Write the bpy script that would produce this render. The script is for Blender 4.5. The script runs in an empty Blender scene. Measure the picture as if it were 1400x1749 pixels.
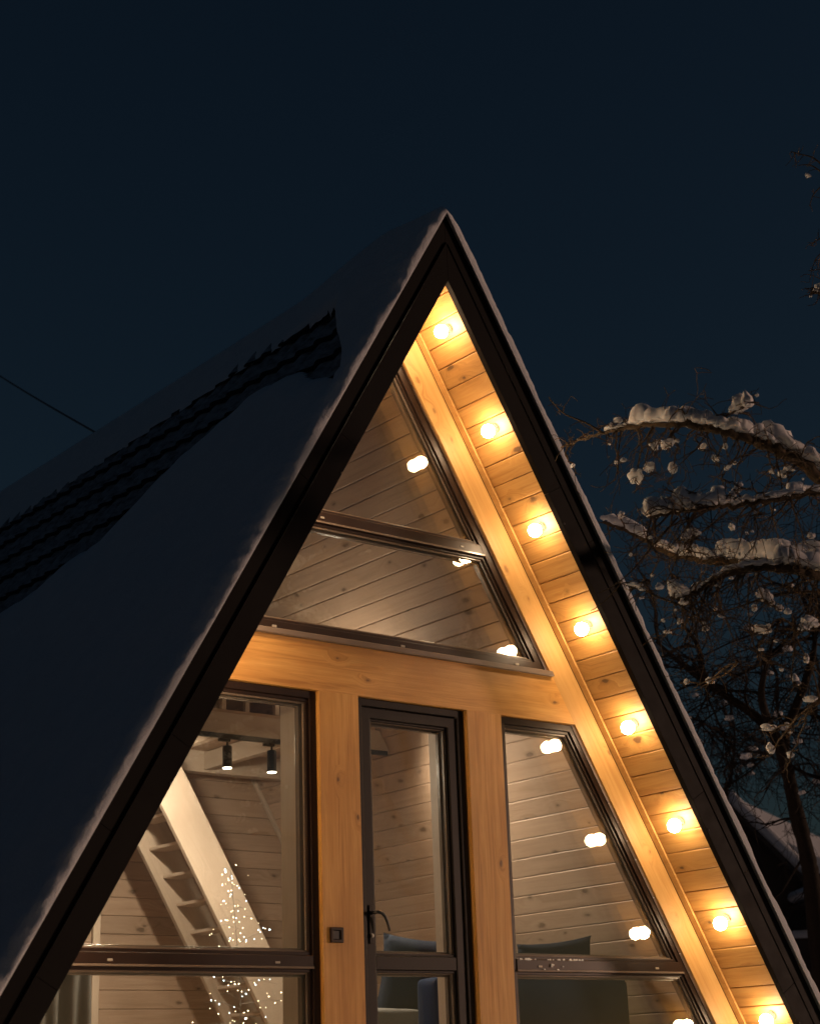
import bpy, bmesh, math, random
from mathutils import Vector, Matrix, noise

random.seed(7)
S = bpy.context.scene
COL = S.collection
rad = math.radians

# ------------------------------------------------------------------ camera
CAM = Vector((-6.3905, -7.9940, 1.3253))
YAW, PITCH, ROLL, FPX = rad(38.8685), rad(18.5218), rad(-2.0297), 2887.30
_fw = Vector((math.sin(YAW) * math.cos(PITCH), math.cos(YAW) * math.cos(PITCH), math.sin(PITCH)))
_rt = Vector((math.cos(YAW), -math.sin(YAW), 0))
_up = _rt.cross(_fw)
_r2 = _rt * math.cos(ROLL) + _up * math.sin(ROLL)
_u2 = -_rt * math.sin(ROLL) + _up * math.cos(ROLL)
cam_data = bpy.data.cameras.new('camera')
cam = bpy.data.objects.new('camera', cam_data)
COL.objects.link(cam)
m3 = Matrix((_r2, _u2, -_fw)).transposed()
cam.matrix_world = Matrix.Translation(CAM) @ m3.to_4x4()
cam_data.sensor_fit = 'HORIZONTAL'
cam_data.sensor_width = 36.0
cam_data.lens = FPX / 1400 * 36.0
cam_data.clip_end = 2000
cam_data.dof.use_dof = True
cam_data.dof.focus_distance = 11.2
cam_data.dof.aperture_fstop = 3.2
S.camera = cam

# ------------------------------------------------------------------ sky, dusk
SKY_STRENGTH = 0.0128
w = bpy.data.worlds.new('World')
S.world = w
w.use_nodes = True
nt = w.node_tree
nt.nodes.clear()
sky = nt.nodes.new('ShaderNodeTexSky')
sky.sky_type = 'NISHITA'
sky.sun_disc = False
SUN_DIR = Vector((0.84, -0.54, 0.075)).normalized()      # low and to the right, chosen to catch the snow rim and branches
sky.sun_elevation = math.asin(SUN_DIR.z)
sky.sun_rotation = math.atan2(SUN_DIR.x, SUN_DIR.y)
sky.air_density = 1.0
sky.dust_density = 0.5
sky.ozone_density = 2.7
bg = nt.nodes.new('ShaderNodeBackground')
bg.inputs['Strength'].default_value = SKY_STRENGTH
wo = nt.nodes.new('ShaderNodeOutputWorld')
nt.links.new(sky.outputs[0], bg.inputs[0])
nt.links.new(bg.outputs[0], wo.inputs[0])

fill_sun_d = bpy.data.lights.new('sun', 'SUN')  # stands in for an unseen warm lamp, added to light snow rim and branches
fill_sun_d.energy = 1.0
fill_sun_d.angle = rad(6)
fill_sun_d.color = (1.0, 0.61, 0.43)
sun = bpy.data.objects.new('sun', fill_sun_d)
COL.objects.link(sun)
sun.matrix_world = SUN_DIR.to_track_quat('Z', 'Y').to_matrix().to_4x4()

LAMP = 112.0           # soffit globes
SPOT_W = 95.0         # track spots inside
S.view_settings.view_transform = 'Standard'
S.view_settings.look = 'None'
S.view_settings.exposure = 0.0
S.view_settings.gamma = 1.0
S.view_settings.use_curve_mapping = False
S.cycles.use_denoising = True
S.cycles.max_bounces = 10
S.cycles.diffuse_bounces = 4
S.cycles.glossy_bounces = 5
S.cycles.transmission_bounces = 6
S.cycles.transparent_max_bounces = 32
S.cycles.sample_clamp_indirect = 6.0

# ------------------------------------------------------------------ helpers
def ray(u, v):
    d = _fw + _r2 * ((u - 700) / FPX) + _u2 * ((874.5 - v) / FPX)
    return d.normalized()

def at(u, v, y):
    """world point seen at photo pixel (u, v) on the plane of depth y"""
    d = ray(u, v)
    return CAM + d * ((y - CAM.y) / d.y)

def far(u, v, dist):
    return CAM + ray(u, v) * dist

def tag(o, label=None, cat=None, group=None, kind=None):
    if label: o['label'] = label
    if cat: o['category'] = cat
    if group: o['group'] = group
    if kind: o['kind'] = kind
    return o

def empty(name, loc=(0, 0, 0)):
    o = bpy.data.objects.new(name, None)
    o.location = loc
    o.empty_display_size = 0.2
    COL.objects.link(o)
    o['_loc'] = tuple(loc)
    return o

ORIG = {}
def link(name, me, parent=None, M=None):
    """link a mesh; M places it in the world; all parents are unrotated"""
    o = bpy.data.objects.new(name, me)
    COL.objects.link(o)
    M = M or Matrix.Identity(4)
    ORIG[o.name] = M.copy()
    if parent is not None:
        o.parent = parent
        base = Matrix.Translation(parent.location) if parent.type == 'EMPTY' else ORIG[parent.name]
        o.matrix_parent_inverse = base.inverted()
        if parent.type != 'EMPTY':
            ORIG_parent = ORIG[parent.name]
    o.matrix_basis = M
    return o

def bm_mesh(bm, name, mat, smooth=False):
    me = bpy.data.meshes.new(name)
    bmesh.ops.recalc_face_normals(bm, faces=bm.faces[:])
    bm.to_mesh(me)
    bm.free()
    if mat: me.materials.append(mat)
    if smooth:
        me.polygons.foreach_set('use_smooth', [True] * len(me.polygons))
    return me

def data_mesh(name, verts, faces, mat, smooth=False):
    me = bpy.data.meshes.new(name)
    me.from_pydata([tuple(v) for v in verts], [], faces)
    me.update()
    if mat: me.materials.append(mat)
    if smooth:
        me.polygons.foreach_set('use_smooth', [True] * len(me.polygons))
    return me

def frame_m(o, ex, ey):
    ex = Vector(ex).normalized()
    ey = Vector(ey)
    ey = (ey - ex * ey.dot(ex)).normalized()
    ez = ex.cross(ey)
    m = Matrix((ex, ey, ez)).transposed().to_4x4()
    m.translation = Vector(o)
    return m

def prism_bm(poly, z0, z1, bevel=0.0, seg=1):
    bm = bmesh.new()
    a = [bm.verts.new((p[0], p[1], z0)) for p in poly]
    b = [bm.verts.new((p[0], p[1], z1)) for p in poly]
    n = len(poly)
    bm.faces.new(a[::-1])
    bm.faces.new(b)
    for i in range(n):
        j = (i + 1) % n
        bm.faces.new((a[i], a[j], b[j], b[i]))
    if bevel > 0:
        bmesh.ops.bevel(bm, geom=bm.edges[:], offset=bevel, segments=seg, affect='EDGES', profile=0.5)
    return bm

def prism(name, poly, z0, z1, M, mat, parent=None, bevel=0.0, smooth=False):
    return link(name, bm_mesh(prism_bm(poly, z0, z1, bevel), name, mat, smooth), parent, M)

def box(name, lo, hi, mat, parent=None, bevel=0.0, along='x'):
    """axis-aligned box whose local X runs along the given axis (for the grain)"""
    lo, hi = Vector(lo), Vector(hi)
    c = (lo + hi) / 2
    h = (hi - lo) / 2
    if along == 'x':
        M = frame_m(c, (1, 0, 0), (0, 0, 1)); d = (h.x, h.z, h.y)
    elif along == 'z':
        M = frame_m(c, (0, 0, 1), (1, 0, 0)); d = (h.z, h.x, h.y)
    else:
        M = frame_m(c, (0, 1, 0), (1, 0, 0)); d = (h.y, h.x, h.z)
    return prism(name, [(-d[0], -d[1]), (d[0], -d[1]), (d[0], d[1]), (-d[0], d[1])], -d[2], d[2], M, mat, parent, bevel)

def inset(poly, w):
    """inset a convex counter-clockwise polygon; w one width or one per edge"""
    n = len(poly)
    ws = [w] * n if not isinstance(w, (list, tuple)) else w
    lines = []
    for i in range(n):
        a, b = Vector(poly[i]), Vector(poly[(i + 1) % n])
        d = (b - a).normalized()
        nrm = Vector((-d.y, d.x))
        lines.append((a + nrm * ws[i], d))
    out = []
    for i in range(n):
        (p, d), (q, e) = lines[i - 1], lines[i]
        den = d.x * e.y - d.y * e.x
        t = ((q.x - p.x) * e.y - (q.y - p.y) * e.x) / den
        out.append(tuple(p + d * t))
    return out

def ring(name, outer, inner, z0, z1, M, mat, parent=None, bevel=0.003):
    bm = bmesh.new()
    n = len(outer)
    V = [[bm.verts.new((p[0], p[1], z)) for p in poly] for poly in (outer, inner) for z in (z0, z1)]
    o0, o1, i0, i1 = V
    for k in range(n):
        j = (k + 1) % n
        bm.faces.new((o0[k], o0[j], o1[j], o1[k]))
        bm.faces.new((i0[j], i0[k], i1[k], i1[j]))
        bm.faces.new((o1[k], o1[j], i1[j], i1[k]))
        bm.faces.new((o0[j], o0[k], i0[k], i0[j]))
    if bevel:
        bmesh.ops.bevel(bm, geom=bm.edges[:], offset=bevel, segments=2, affect='EDGES', profile=0.5)
    return link(name, bm_mesh(bm, name, mat), parent, M)

def tube_geo(V, F, pts, rads, sides=6, cap=True):
    base = len(V)
    n = len(pts)
    pts = [Vector(p) for p in pts]
    t0 = (pts[1] - pts[0]).normalized()
    ref = Vector((0, 0, 1)) if abs(t0.z) < 0.9 else Vector((1, 0, 0))
    u = t0.cross(ref).normalized()
    for i in range(n):
        t = (pts[min(i + 1, n - 1)] - pts[max(i - 1, 0)])
        if t.length < 1e-9: t = t0
        t.normalize()
        u = (u - t * u.dot(t))
        if u.length < 1e-6: u = t.orthogonal()
        u.normalize()
        v = t.cross(u)
        for k in range(sides):
            a = 2 * math.pi * k / sides
            V.append(pts[i] + (u * math.cos(a) + v * math.sin(a)) * rads[i])
    for i in range(n - 1):
        for k in range(sides):
            j = (k + 1) % sides
            F.append((base + i * sides + k, base + i * sides + j, base + (i + 1) * sides + j, base + (i + 1) * sides + k))
    if cap:
        F.append(tuple(base + k for k in range(sides))[::-1])
        F.append(tuple(base + (n - 1) * sides + k for k in range(sides)))

def tube(name, pts, rads, mat, parent=None, sides=10, smooth=True):
    V, F = [], []
    if not isinstance(rads, (list, tuple)): rads = [rads] * len(pts)
    tube_geo(V, F, pts, rads, sides)
    return link(name, data_mesh(name, V, F, mat, smooth), parent)

def lathe_mesh(name, prof, mat, seg=20, smooth=True):
    V, F = [], []
    for r, z in prof:
        for k in range(seg):
            a = 2 * math.pi * k / seg
            V.append((r * math.cos(a), r * math.sin(a), z))
    for i in range(len(prof) - 1):
        for k in range(seg):
            j = (k + 1) % seg
            F.append((i * seg + k, i * seg + j, (i + 1) * seg + j, (i + 1) * seg + k))
    F.append(tuple(range(seg))[::-1])
    F.append(tuple((len(prof) - 1) * seg + k for k in range(seg)))
    return data_mesh(name, V, F, mat, smooth)

# ------------------------------------------------------------------ materials
class N:
    def __init__(s, name):
        s.m = bpy.data.materials.new(name)
        s.m.use_nodes = True
        s.t = s.m.node_tree
        s.t.nodes.clear()
        s.out = s.t.nodes.new('ShaderNodeOutputMaterial')
    def n(s, typ, **kw):
        nd = s.t.nodes.new(typ)
        for k, v in kw.items():
            if k.startswith('i_'):
                nd.inputs[k[2:].replace('_', ' ')].default_value = v
            else:
                setattr(nd, k, v)
        return nd
    def l(s, a, b): s.t.links.new(a, b)
    def math(s, op, a, b=None):
        nd = s.n('ShaderNodeMath', operation=op)
        for i, x in enumerate((a, b)):
            if x is None: continue
            if isinstance(x, (int, float)): nd.inputs[i].default_value = x
            else: s.l(x, nd.inputs[i])
        return nd.outputs[0]
    def ramp(s, fac, stops):
        nd = s.n('ShaderNodeValToRGB')
        e = nd.color_ramp.elements
        while len(e) < len(stops): e.new(0.5)
        for el, (p, c) in zip(e, stops):
            el.position = p
            el.color = (*c, 1) if len(c) == 3 else c
        s.l(fac, nd.inputs[0])
        return nd.outputs[0]
    def mix(s, fac, a, b, blend='MIX'):
        nd = s.n('ShaderNodeMix', data_type='RGBA', blend_type=blend)
        for idx, x in ((0, fac), (6, a), (7, b)):
            if isinstance(x, (int, float)): nd.inputs[idx].default_value = x
            elif isinstance(x, tuple): nd.inputs[idx].default_value = (*x, 1)
            else: s.l(x, nd.inputs[idx])
        return nd.outputs[2]
    def noise(s, vec, scale, detail=3.0, rough=0.5, dist=0.0):
        nd = s.n('ShaderNodeTexNoise')
        nd.inputs['Scale'].default_value = scale
        nd.inputs['Detail'].default_value = detail
        nd.inputs['Roughness'].default_value = rough
        nd.inputs['Distortion'].default_value = dist
        if vec is not None: s.l(vec, nd.inputs['Vector'])
        return nd.outputs[0]
    def scaled(s, vec, sc):
        nd = s.n('ShaderNodeVectorMath', operation='MULTIPLY')
        s.l(vec, nd.inputs[0])
        nd.inputs[1].default_value = sc
        return nd.outputs[0]
    def bsdf(s, color, rough=0.5, metallic=0.0, coat=0.0, normal=None, spec=None):
        b = s.n('ShaderNodeBsdfPrincipled')
        for k, x in (('Base Color', color), ('Roughness', rough), ('Metallic', metallic), ('Coat Weight', coat)):
            if isinstance(x, (int, float)): b.inputs[k].default_value = x
            elif isinstance(x, tuple): b.inputs[k].default_value = (*x, 1)
            else: s.l(x, b.inputs[k])
        if spec is not None: b.inputs['Specular IOR Level'].default_value = spec
        if normal is not None: s.l(normal, b.inputs['Normal'])
        s.l(b.outputs[0], s.out.inputs[0])
        return b
    def bump(s, h, strength, dist=0.01):
        nd = s.n('ShaderNodeBump')
        nd.inputs['Strength'].default_value = strength
        nd.inputs['Distance'].default_value = dist
        s.l(h, nd.inputs['Height'])
        return nd.outputs[0]

def obj_vec(g, spread=37.0):
    """object coordinates shifted by a random amount for each object"""
    tc = g.n('ShaderNodeTexCoord')
    oi = g.n('ShaderNodeObjectInfo')
    cb = g.n('ShaderNodeCombineXYZ')
    g.l(g.math('MULTIPLY', oi.outputs['Random'], spread), cb.inputs[0])
    g.l(g.math('MULTIPLY', oi.outputs['Random'], spread * 3.1), cb.inputs[1])
    ad = g.n('ShaderNodeVectorMath', operation='ADD')
    g.l(tc.outputs['Object'], ad.inputs[0])
    g.l(cb.outputs[0], ad.inputs[1])
    return ad.outputs[0], oi.outputs['Random']

def wood(name, light, mid, dark, knot, rough=0.42, coat=0.25, knots=1.0, vary=0.22, kscale=1.0, kpick=0.70):
    g = N(name)
    v, rnd = obj_vec(g)
    # knots: sparse cells, longer along the board
    vor = g.n('ShaderNodeTexVoronoi', feature='F1', voronoi_dimensions='2D')
    vor.inputs['Scale'].default_value = 1.0
    vor.inputs['Randomness'].default_value = 1.0
    g.l(g.scaled(v, (3.4 * kscale, 6.5 * kscale, 0)), vor.inputs['Vector'])
    sep = g.n('ShaderNodeSeparateColor')
    g.l(vor.outputs['Color'], sep.inputs[0])
    pick = g.math('GREATER_THAN', sep.outputs[0], kpick)
    wob = g.noise(g.scaled(v, (16, 26, 26)), 1.0, 3.0)
    dist = g.math('ADD', vor.outputs['Distance'], g.math('MULTIPLY', g.math('SUBTRACT', wob, 0.5), 0.24))
    size = g.math('MULTIPLY', g.math('POWER', sep.outputs[1], 2.0), 0.10)
    kn = g.math('MULTIPLY', pick, g.ramp(g.math('SUBTRACT', dist, size), [(0.0, (1, 1, 1)), (0.03, (0.75, 0.75, 0.75)), (0.05, (0.35, 0.35, 0.35)), (0.09, (0.22, 0.22, 0.22)), (0.16, (0, 0, 0))]))
    near = g.math('MULTIPLY', pick, g.ramp(dist, [(0.0, (1, 1, 1)), (0.5, (0, 0, 0))]))
    # grain bent around the knots
    bend = g.n('ShaderNodeCombineXYZ')
    g.l(g.math('MULTIPLY', near, 0.09), bend.inputs[1])
    ad = g.n('ShaderNodeVectorMath', operation='ADD')
    g.l(v, ad.inputs[0]); g.l(bend.outputs[0], ad.inputs[1])
    v2 = ad.outputs[0]
    broad = g.noise(g.scaled(v2, (1.1, 24, 24)), 1.0, 5.0, 0.65, 0.9)
    fine = g.noise(g.scaled(v2, (4.0, 150, 150)), 1.0, 3.0, 0.6)
    blot = g.noise(g.scaled(v, (2.2, 5, 5)), 1.0, 3.0, 0.55)
    c = g.ramp(broad, [(0.30, dark), (0.48, mid), (0.68, light)])
    c = g.mix(g.math('MULTIPLY', fine, 0.70), c, dark)
    c = g.mix(g.math('MULTIPLY', g.ramp(blot, [(0.42, (0, 0, 0)), (0.72, (1, 1, 1))]), 0.45), c, dark)
    c = g.mix(g.math('MULTIPLY', kn, 0.85 * knots), c, knot)
    hsv = g.n('ShaderNodeHueSaturation')
    g.l(g.math('ADD', g.math('MULTIPLY', rnd, vary), 1.0 - vary / 2), hsv.inputs['Value'])
    g.l(c, hsv.inputs['Color'])
    rr = g.math('ADD', g.math('MULTIPLY', fine, 0.18), rough - 0.09)
    g.bsdf(hsv.outputs[0], rr, coat=coat, normal=g.bump(g.math('ADD', fine, g.math('MULTIPLY', kn, 0.8)), 0.18, 0.002))
    return g.m

M = {}
M['pine'] = wood('amber_pine', (0.50, 0.290, 0.090), (0.43, 0.235, 0.064), (0.25, 0.115, 0.028), (0.045, 0.019, 0.007), rough=0.6, coat=0.0, vary=0.34, kscale=0.9, kpick=0.66)
M['pine_beam'] = wood('amber_pine_beam', (0.78, 0.450, 0.135), (0.66, 0.350, 0.086), (0.38, 0.165, 0.032), (0.09, 0.034, 0.010), rough=0.55, coat=0.0, kscale=1.35, vary=0.05, knots=1.0, kpick=0.84)
M['pine_rake'] = wood('amber_pine_board', (0.58, 0.360, 0.130), (0.50, 0.295, 0.095), (0.36, 0.18, 0.05), (0.14, 0.058, 0.018), rough=0.55, coat=0.0, kscale=1.25, vary=0.05, knots=0.75, kpick=0.86)
M['white_pine'] = wood('whitewashed_pine', (0.54, 0.40, 0.30), (0.48, 0.345, 0.255), (0.36, 0.245, 0.17), (0.15, 0.095, 0.06), rough=0.55, coat=0.0, vary=0.16)
M['white_wood'] = wood('white_painted_wood', (0.57, 0.475, 0.385), (0.53, 0.435, 0.35), (0.47, 0.37, 0.29), (0.4, 0.32, 0.24), rough=0.5, coat=0.05, knots=0.35, vary=0.05)

def metal(name, col, rough, spec=0.5, grit=0.06, coat=0.0):
    g = N(name)
    v, rnd = obj_vec(g)
    a = g.noise(v, 9.0, 4.0, 0.6)
    b = g.noise(v, 260.0, 2.0)
    c = g.mix(g.math('MULTIPLY', a, 0.5), col, tuple(x * 1.5 for x in col))
    r = g.math('ADD', g.math('MULTIPLY', a, 0.2), rough - 0.1)
    g.bsdf(c, r, coat=coat, spec=spec, normal=g.bump(b, grit, 0.001))
    return g.m
M['fascia'] = metal('dark_brown_sheet_metal', (0.0070, 0.0055, 0.0047), 0.60, spec=0.10)
M['frame'] = metal('brown_frame', (0.018, 0.009, 0.006), 0.38, spec=0.30)
M['door'] = metal('near_black_brown_door', (0.009, 0.006, 0.0045), 0.42, spec=0.25)
M['bead'] = metal('glazing_bead', (0.15, 0.115, 0.09), 0.22)
M['sill'] = metal('sill_metal', (0.13, 0.098, 0.078), 0.40)
M['black'] = metal('black_metal', (0.012, 0.012, 0.012), 0.4)
M['rubber'] = metal('black_gasket', (0.01, 0.009, 0.008), 0.5)
M['steel'] = metal('steel', (0.30, 0.28, 0.25), 0.3)
M['dark_wall'] = metal('dark_timber_wall', (0.05, 0.04, 0.032), 0.8)
M['lining'] = metal('roof_lining', (0.06, 0.045, 0.03), 0.9)

def snow_mat(name, scale=1.0, strength=0.6, c1=(0.66, 0.69, 0.74), c2=(0.80, 0.82, 0.85)):
    g = N(name)
    tc = g.n('ShaderNodeTexCoord')
    a = g.noise(tc.outputs['Object'], 7 * scale, 5.0, 0.6)
    b = g.noise(tc.outputs['Object'], 55 * scale, 4.0, 0.65)
    d = g.noise(tc.outputs['Object'], 150 * scale, 2.0, 0.6)
    c = g.mix(a, c1, c2)
    bs = g.bsdf(c, 0.85, spec=0.2, normal=g.bump(g.math('ADD', g.math('ADD', a, g.math('MULTIPLY', b, 0.5)), g.math('MULTIPLY', d, 0.22)), strength, 0.02))
    return g.m
def tile_mat():
    g = N('snow_dusted_roof_tile')
    v, rnd = obj_vec(g)
    a = g.noise(v, 14, 4.0, 0.65)
    c = g.mix(g.ramp(a, [(0.30, (0, 0, 0)), (0.60, (1, 1, 1))]), (0.10, 0.10, 0.105), (0.34, 0.36, 0.39))
    g.bsdf(c, 0.8, spec=0.2, normal=g.bump(a, 0.4, 0.01))
    return g.m
M['tile'] = tile_mat()
M['tile_dark'] = metal('bare_shaded_edge', (0.012, 0.012, 0.013), 0.6)
M['snow'] = snow_mat('snow')
M['snow_fine'] = snow_mat('snow_clump', 2.0, 0.25, (0.86, 0.86, 0.86), (0.93, 0.93, 0.93))

def bark(name, c1, c2, scale):
    g = N(name)
    tc = g.n('ShaderNodeTexCoord')
    a = g.noise(tc.outputs['Object'], 14 * scale, 5.0, 0.7)
    b = g.noise(tc.outputs['Object'], 70 * scale, 3.0, 0.6)
    c = g.mix(a, c1, c2)
    g.bsdf(c, 0.9, spec=0.2, normal=g.bump(g.math('ADD', a, b), 0.8, 0.01))
    return g.m
M['bark'] = bark('lichened_bark', (0.045, 0.030, 0.020), (0.16, 0.115, 0.07), 1.0)
M['bark_dark'] = bark('dark_bark', (0.020, 0.015, 0.011), (0.05, 0.038, 0.028), 0.6)

def fabric(name, c1, c2, scale=1.0):
    g = N(name)
    tc = g.n('ShaderNodeTexCoord')
    v = tc.outputs['Object']
    wv = g.n('ShaderNodeTexWave', bands_direction='X'); wv.inputs['Scale'].default_value = 130 * scale
    wz = g.n('ShaderNodeTexWave', bands_direction='Z'); wz.inputs['Scale'].default_value = 130 * scale
    g.l(v, wv.inputs['Vector']); g.l(v, wz.inputs['Vector'])
    h = g.math('ADD', wv.outputs['Fac'], wz.outputs['Fac'])
    a = g.noise(v, 5, 4.0, 0.6)
    b = g.noise(v, 220, 2.0)
    c = g.mix(a, c1, c2)
    c = g.mix(g.math('MULTIPLY', b, 0.4), c, tuple(x * 1.7 for x in c2))
    g.bsdf(c, 0.95, spec=0.15, normal=g.bump(h, 0.25, 0.002))
    return g.m
M['charcoal'] = fabric('charcoal_fabric', (0.018, 0.023, 0.038), (0.028, 0.034, 0.052))
M['grey_fabric'] = fabric('grey_fabric', (0.12, 0.118, 0.118), (0.17, 0.165, 0.16))
M['slate'] = fabric('slate_fabric', (0.012, 0.022, 0.055), (0.020, 0.034, 0.078))
M['curtain'] = fabric('grey_linen', (0.16, 0.15, 0.14), (0.21, 0.20, 0.185), 0.6)

def emit(name, col, strength):
    g = N(name)
    e = g.n('ShaderNodeEmission')
    e.inputs[0].default_value = (*col, 1)
    e.inputs[1].default_value = strength
    g.l(e.outputs[0], g.out.inputs[0])
    return g.m
M['globe'] = emit('lit_globe', (1.0, 0.72, 0.44), LAMP)
M['spot_face'] = emit('lit_spot_face', (1.0, 0.86, 0.66), 14.0)
M['led_warm'] = emit('lit_led_warm', (1.0, 0.78, 0.50), 26.0)
M['led_cool'] = emit('lit_led_cool', (0.72, 0.88, 1.0), 26.0)

def glass_mat():
    g = N('window_glass')
    geo = g.n('ShaderNodeNewGeometry')
    # thin pane: same reflectance from both sides
    ior = g.n('ShaderNodeMix', data_type='FLOAT')
    g.l(geo.outputs['Backfacing'], ior.inputs[0])
    ior.inputs[2].default_value = 1.52
    ior.inputs[3].default_value = 1 / 1.52
    fr = g.n('ShaderNodeFresnel')
    g.l(ior.outputs[0], fr.inputs['IOR'])
    tr = g.n('ShaderNodeBsdfTransparent')
    tr.inputs[0].default_value = (0.955, 0.965, 0.955, 1)
    gl = g.n('ShaderNodeBsdfGlossy')
    gl.inputs['Roughness'].default_value = 0.0
    mx = g.n('ShaderNodeMixShader')
    g.l(fr.outputs[0], mx.inputs[0])
    g.l(tr.outputs[0], mx.inputs[1])
    g.l(gl.outputs[0], mx.inputs[2])
    # faint diffuse film added to the panes for their cloudy, hazy reflections
    df = g.n('ShaderNodeBsdfDiffuse')
    df.inputs[0].default_value = (0.8, 0.8, 0.8, 1)
    tc = g.n('ShaderNodeTexCoord')
    f1 = g.noise(tc.outputs['Object'], 2.2, 4.0, 0.6, 0.8)
    f2 = g.noise(g.scaled(tc.outputs['Object'], (9, 2, 9)), 1.0, 4.0, 0.7, 1.2)
    amt = g.math('MULTIPLY', g.ramp(g.math('ADD', g.math('MULTIPLY', f1, 0.7), g.math('MULTIPLY', f2, 0.3)), [(0.38, (0, 0, 0)), (0.66, (1, 1, 1))]), 0.004)
    mx2 = g.n('ShaderNodeMixShader')
    g.l(amt, mx2.inputs[0]); g.l(mx.outputs[0], mx2.inputs[1]); g.l(df.outputs[0], mx2.inputs[2])
    g.l(mx2.outputs[0], g.out.inputs[0])
    return g.m
M['glass'] = glass_mat()

# ------------------------------------------------------------------ numbers of the cabin
TH = rad(59.4946)
CT, ST = math.cos(TH), math.sin(TH)
TT = ST / CT
HS, HI, HO, HM, HR = 6.3405, 6.1705, 6.6670, 6.4356, 5.8826   # peaks of soffit, fascia edges, step, rake board edge
HSM = HS - 0.0789
D = 0.5267                      # overhang
X1, X2, X3, X4 = -0.6862, -0.3992, 0.4536, 0.7407             # post edges
ZSILL, ZBEAM, ZTR = 3.8181, 3.5181, 1.9206
ZFLOOR = 1.20
YBACK = 4.06
PITCHB = 0.144                  # board pitch
S0 = 0.4107                     # first globe down the slope
HOUSE_BACK = 7.2                # roof runs on behind the inner wall

def hx(h, z):                   # half width under the slope with peak h at height z
    return (h - z) / TT

# ------------------------------------------------------------------ ground
def build_ground():
    V, F = [], []
    xs = [-300, -120, -60] + [-30 + i * 1.0 for i in range(61)] + [60, 120, 300]
    ys = [-300, -120, -60] + [-30 + i * 1.0 for i in range(81)] + [90, 160, 400]
    for y in ys:
        for x in xs:
            z = 0.12 * noise.noise(Vector((x * 0.23, y * 0.23, 3))) + 0.05 * noise.noise(Vector((x * 0.9, y * 0.9, 8)))
            V.append((x, y, z))
    nx = len(xs)
    for j in range(len(ys) - 1):
        for i in range(nx - 1):
            a = j * nx + i
            F.append((a, a + 1, a + 1 + nx, a + nx))
    o = link('snowy_ground', data_mesh('snowy_ground', V, F, M['snow'], True))
    tag(o, kind='structure')
build_ground()

def build_bounce_terrace():  # unseen snowy deck added to bounce lamp light onto verge and branches
    V, F = [], []
    nx, ny = 60, 34
    x0, x1, y0, y1 = -4.2, 4.2, -4.2, -0.04
    for j in range(ny + 1):
        for i in range(nx + 1):
            u, v = i / nx, j / ny
            e = min(u, 1 - u, v) * 8.4
            z = 1.02 + 0.10 * min(1, e / 0.15) ** 0.5 + 0.02 * noise.noise(Vector((u * 14, v * 8, 1)))
            V.append((x0 + (x1 - x0) * u, y0 + (y1 - y0) * v, z))
    for j in range(ny):
        for i in range(nx):
            a = j * (nx + 1) + i
            F.append((a, a + 1, a + nx + 2, a + nx + 1))
    o = link('bounce_terrace', data_mesh('bounce_terrace', V, F, M['snow'], True))
    tag(o, kind='structure')
    so = o.modifiers.new('t', 'SOLIDIFY'); so.thickness = 0.25; so.offset = -1
build_bounce_terrace()

def build_shade_wood():
    """unseen conifers to the left and behind the viewer, added to shade the left roof"""
    rw = random.Random(4)
    V, F = [], []
    for i in range(150):
        az = rad(rw.uniform(-178, -8))            # from +y, towards -x
        dist = rw.uniform(32, 58)
        x, y = math.sin(az) * dist, math.cos(az) * dist
        h = rw.uniform(10, 15)
        for k in range(4):
            z0 = 1.0 + h * 0.22 * k; z1 = z0 + h * 0.36
            r = (1 - 0.2 * k) * h * 0.20
            b = len(V)
            for q in range(9):
                a = 2 * math.pi * q / 9
                rr_ = r * (1 + 0.25 * rw.uniform(-1, 1))
                V.append((x + rr_ * math.cos(a), y + rr_ * math.sin(a), z0 + rw.uniform(-0.3, 0.3)))
            V.append((x, y, z1))
            for q in range(9): F.append((b + q, b + (q + 1) % 9, b + 9))
            F.append(tuple(b + q for q in range(9))[::-1])
        b = len(V)
        for q in range(6):
            a = 2 * math.pi * q / 6
            V.append((x + 0.2 * math.cos(a), y + 0.2 * math.sin(a), -0.2)); V.append((x + 0.15 * math.cos(a), y + 0.15 * math.sin(a), 1.4))
        for q in range(6): F.append((b + 2 * q, b + (2 * q + 2) % 12, b + (2 * q + 3) % 12, b + 2 * q + 1))
    o = link('shade_wood', data_mesh('shade_wood', V, F, M['needles']))
    tag(o, 'added unseen conifer wood that shades the left roof', 'wood', kind='stuff')
M['needles'] = metal('dark_needles', (0.020, 0.028, 0.018), 0.9, spec=0.1)
build_shade_wood()

# ------------------------------------------------------------------ the cabin
cabin = empty('cabin')
tag(cabin, 'steep A-shaped timber cabin with glazed front, brown metal verge and lamps along the soffit', 'cabin')

def slope_m(side, s, h, y, off=0.0):
    """frame on a roof slope: X along depth, Y down the slope, Z towards the room"""
    es = Vector((side * CT, 0, -ST))
    nin = Vector((-side * ST, 0, -CT))
    o = Vector((0, y, h)) + es * s + nin * off
    ex = nin.cross(es) * -1
    ex = es.cross(nin)
    return frame_m(o, ex, es)

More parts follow.
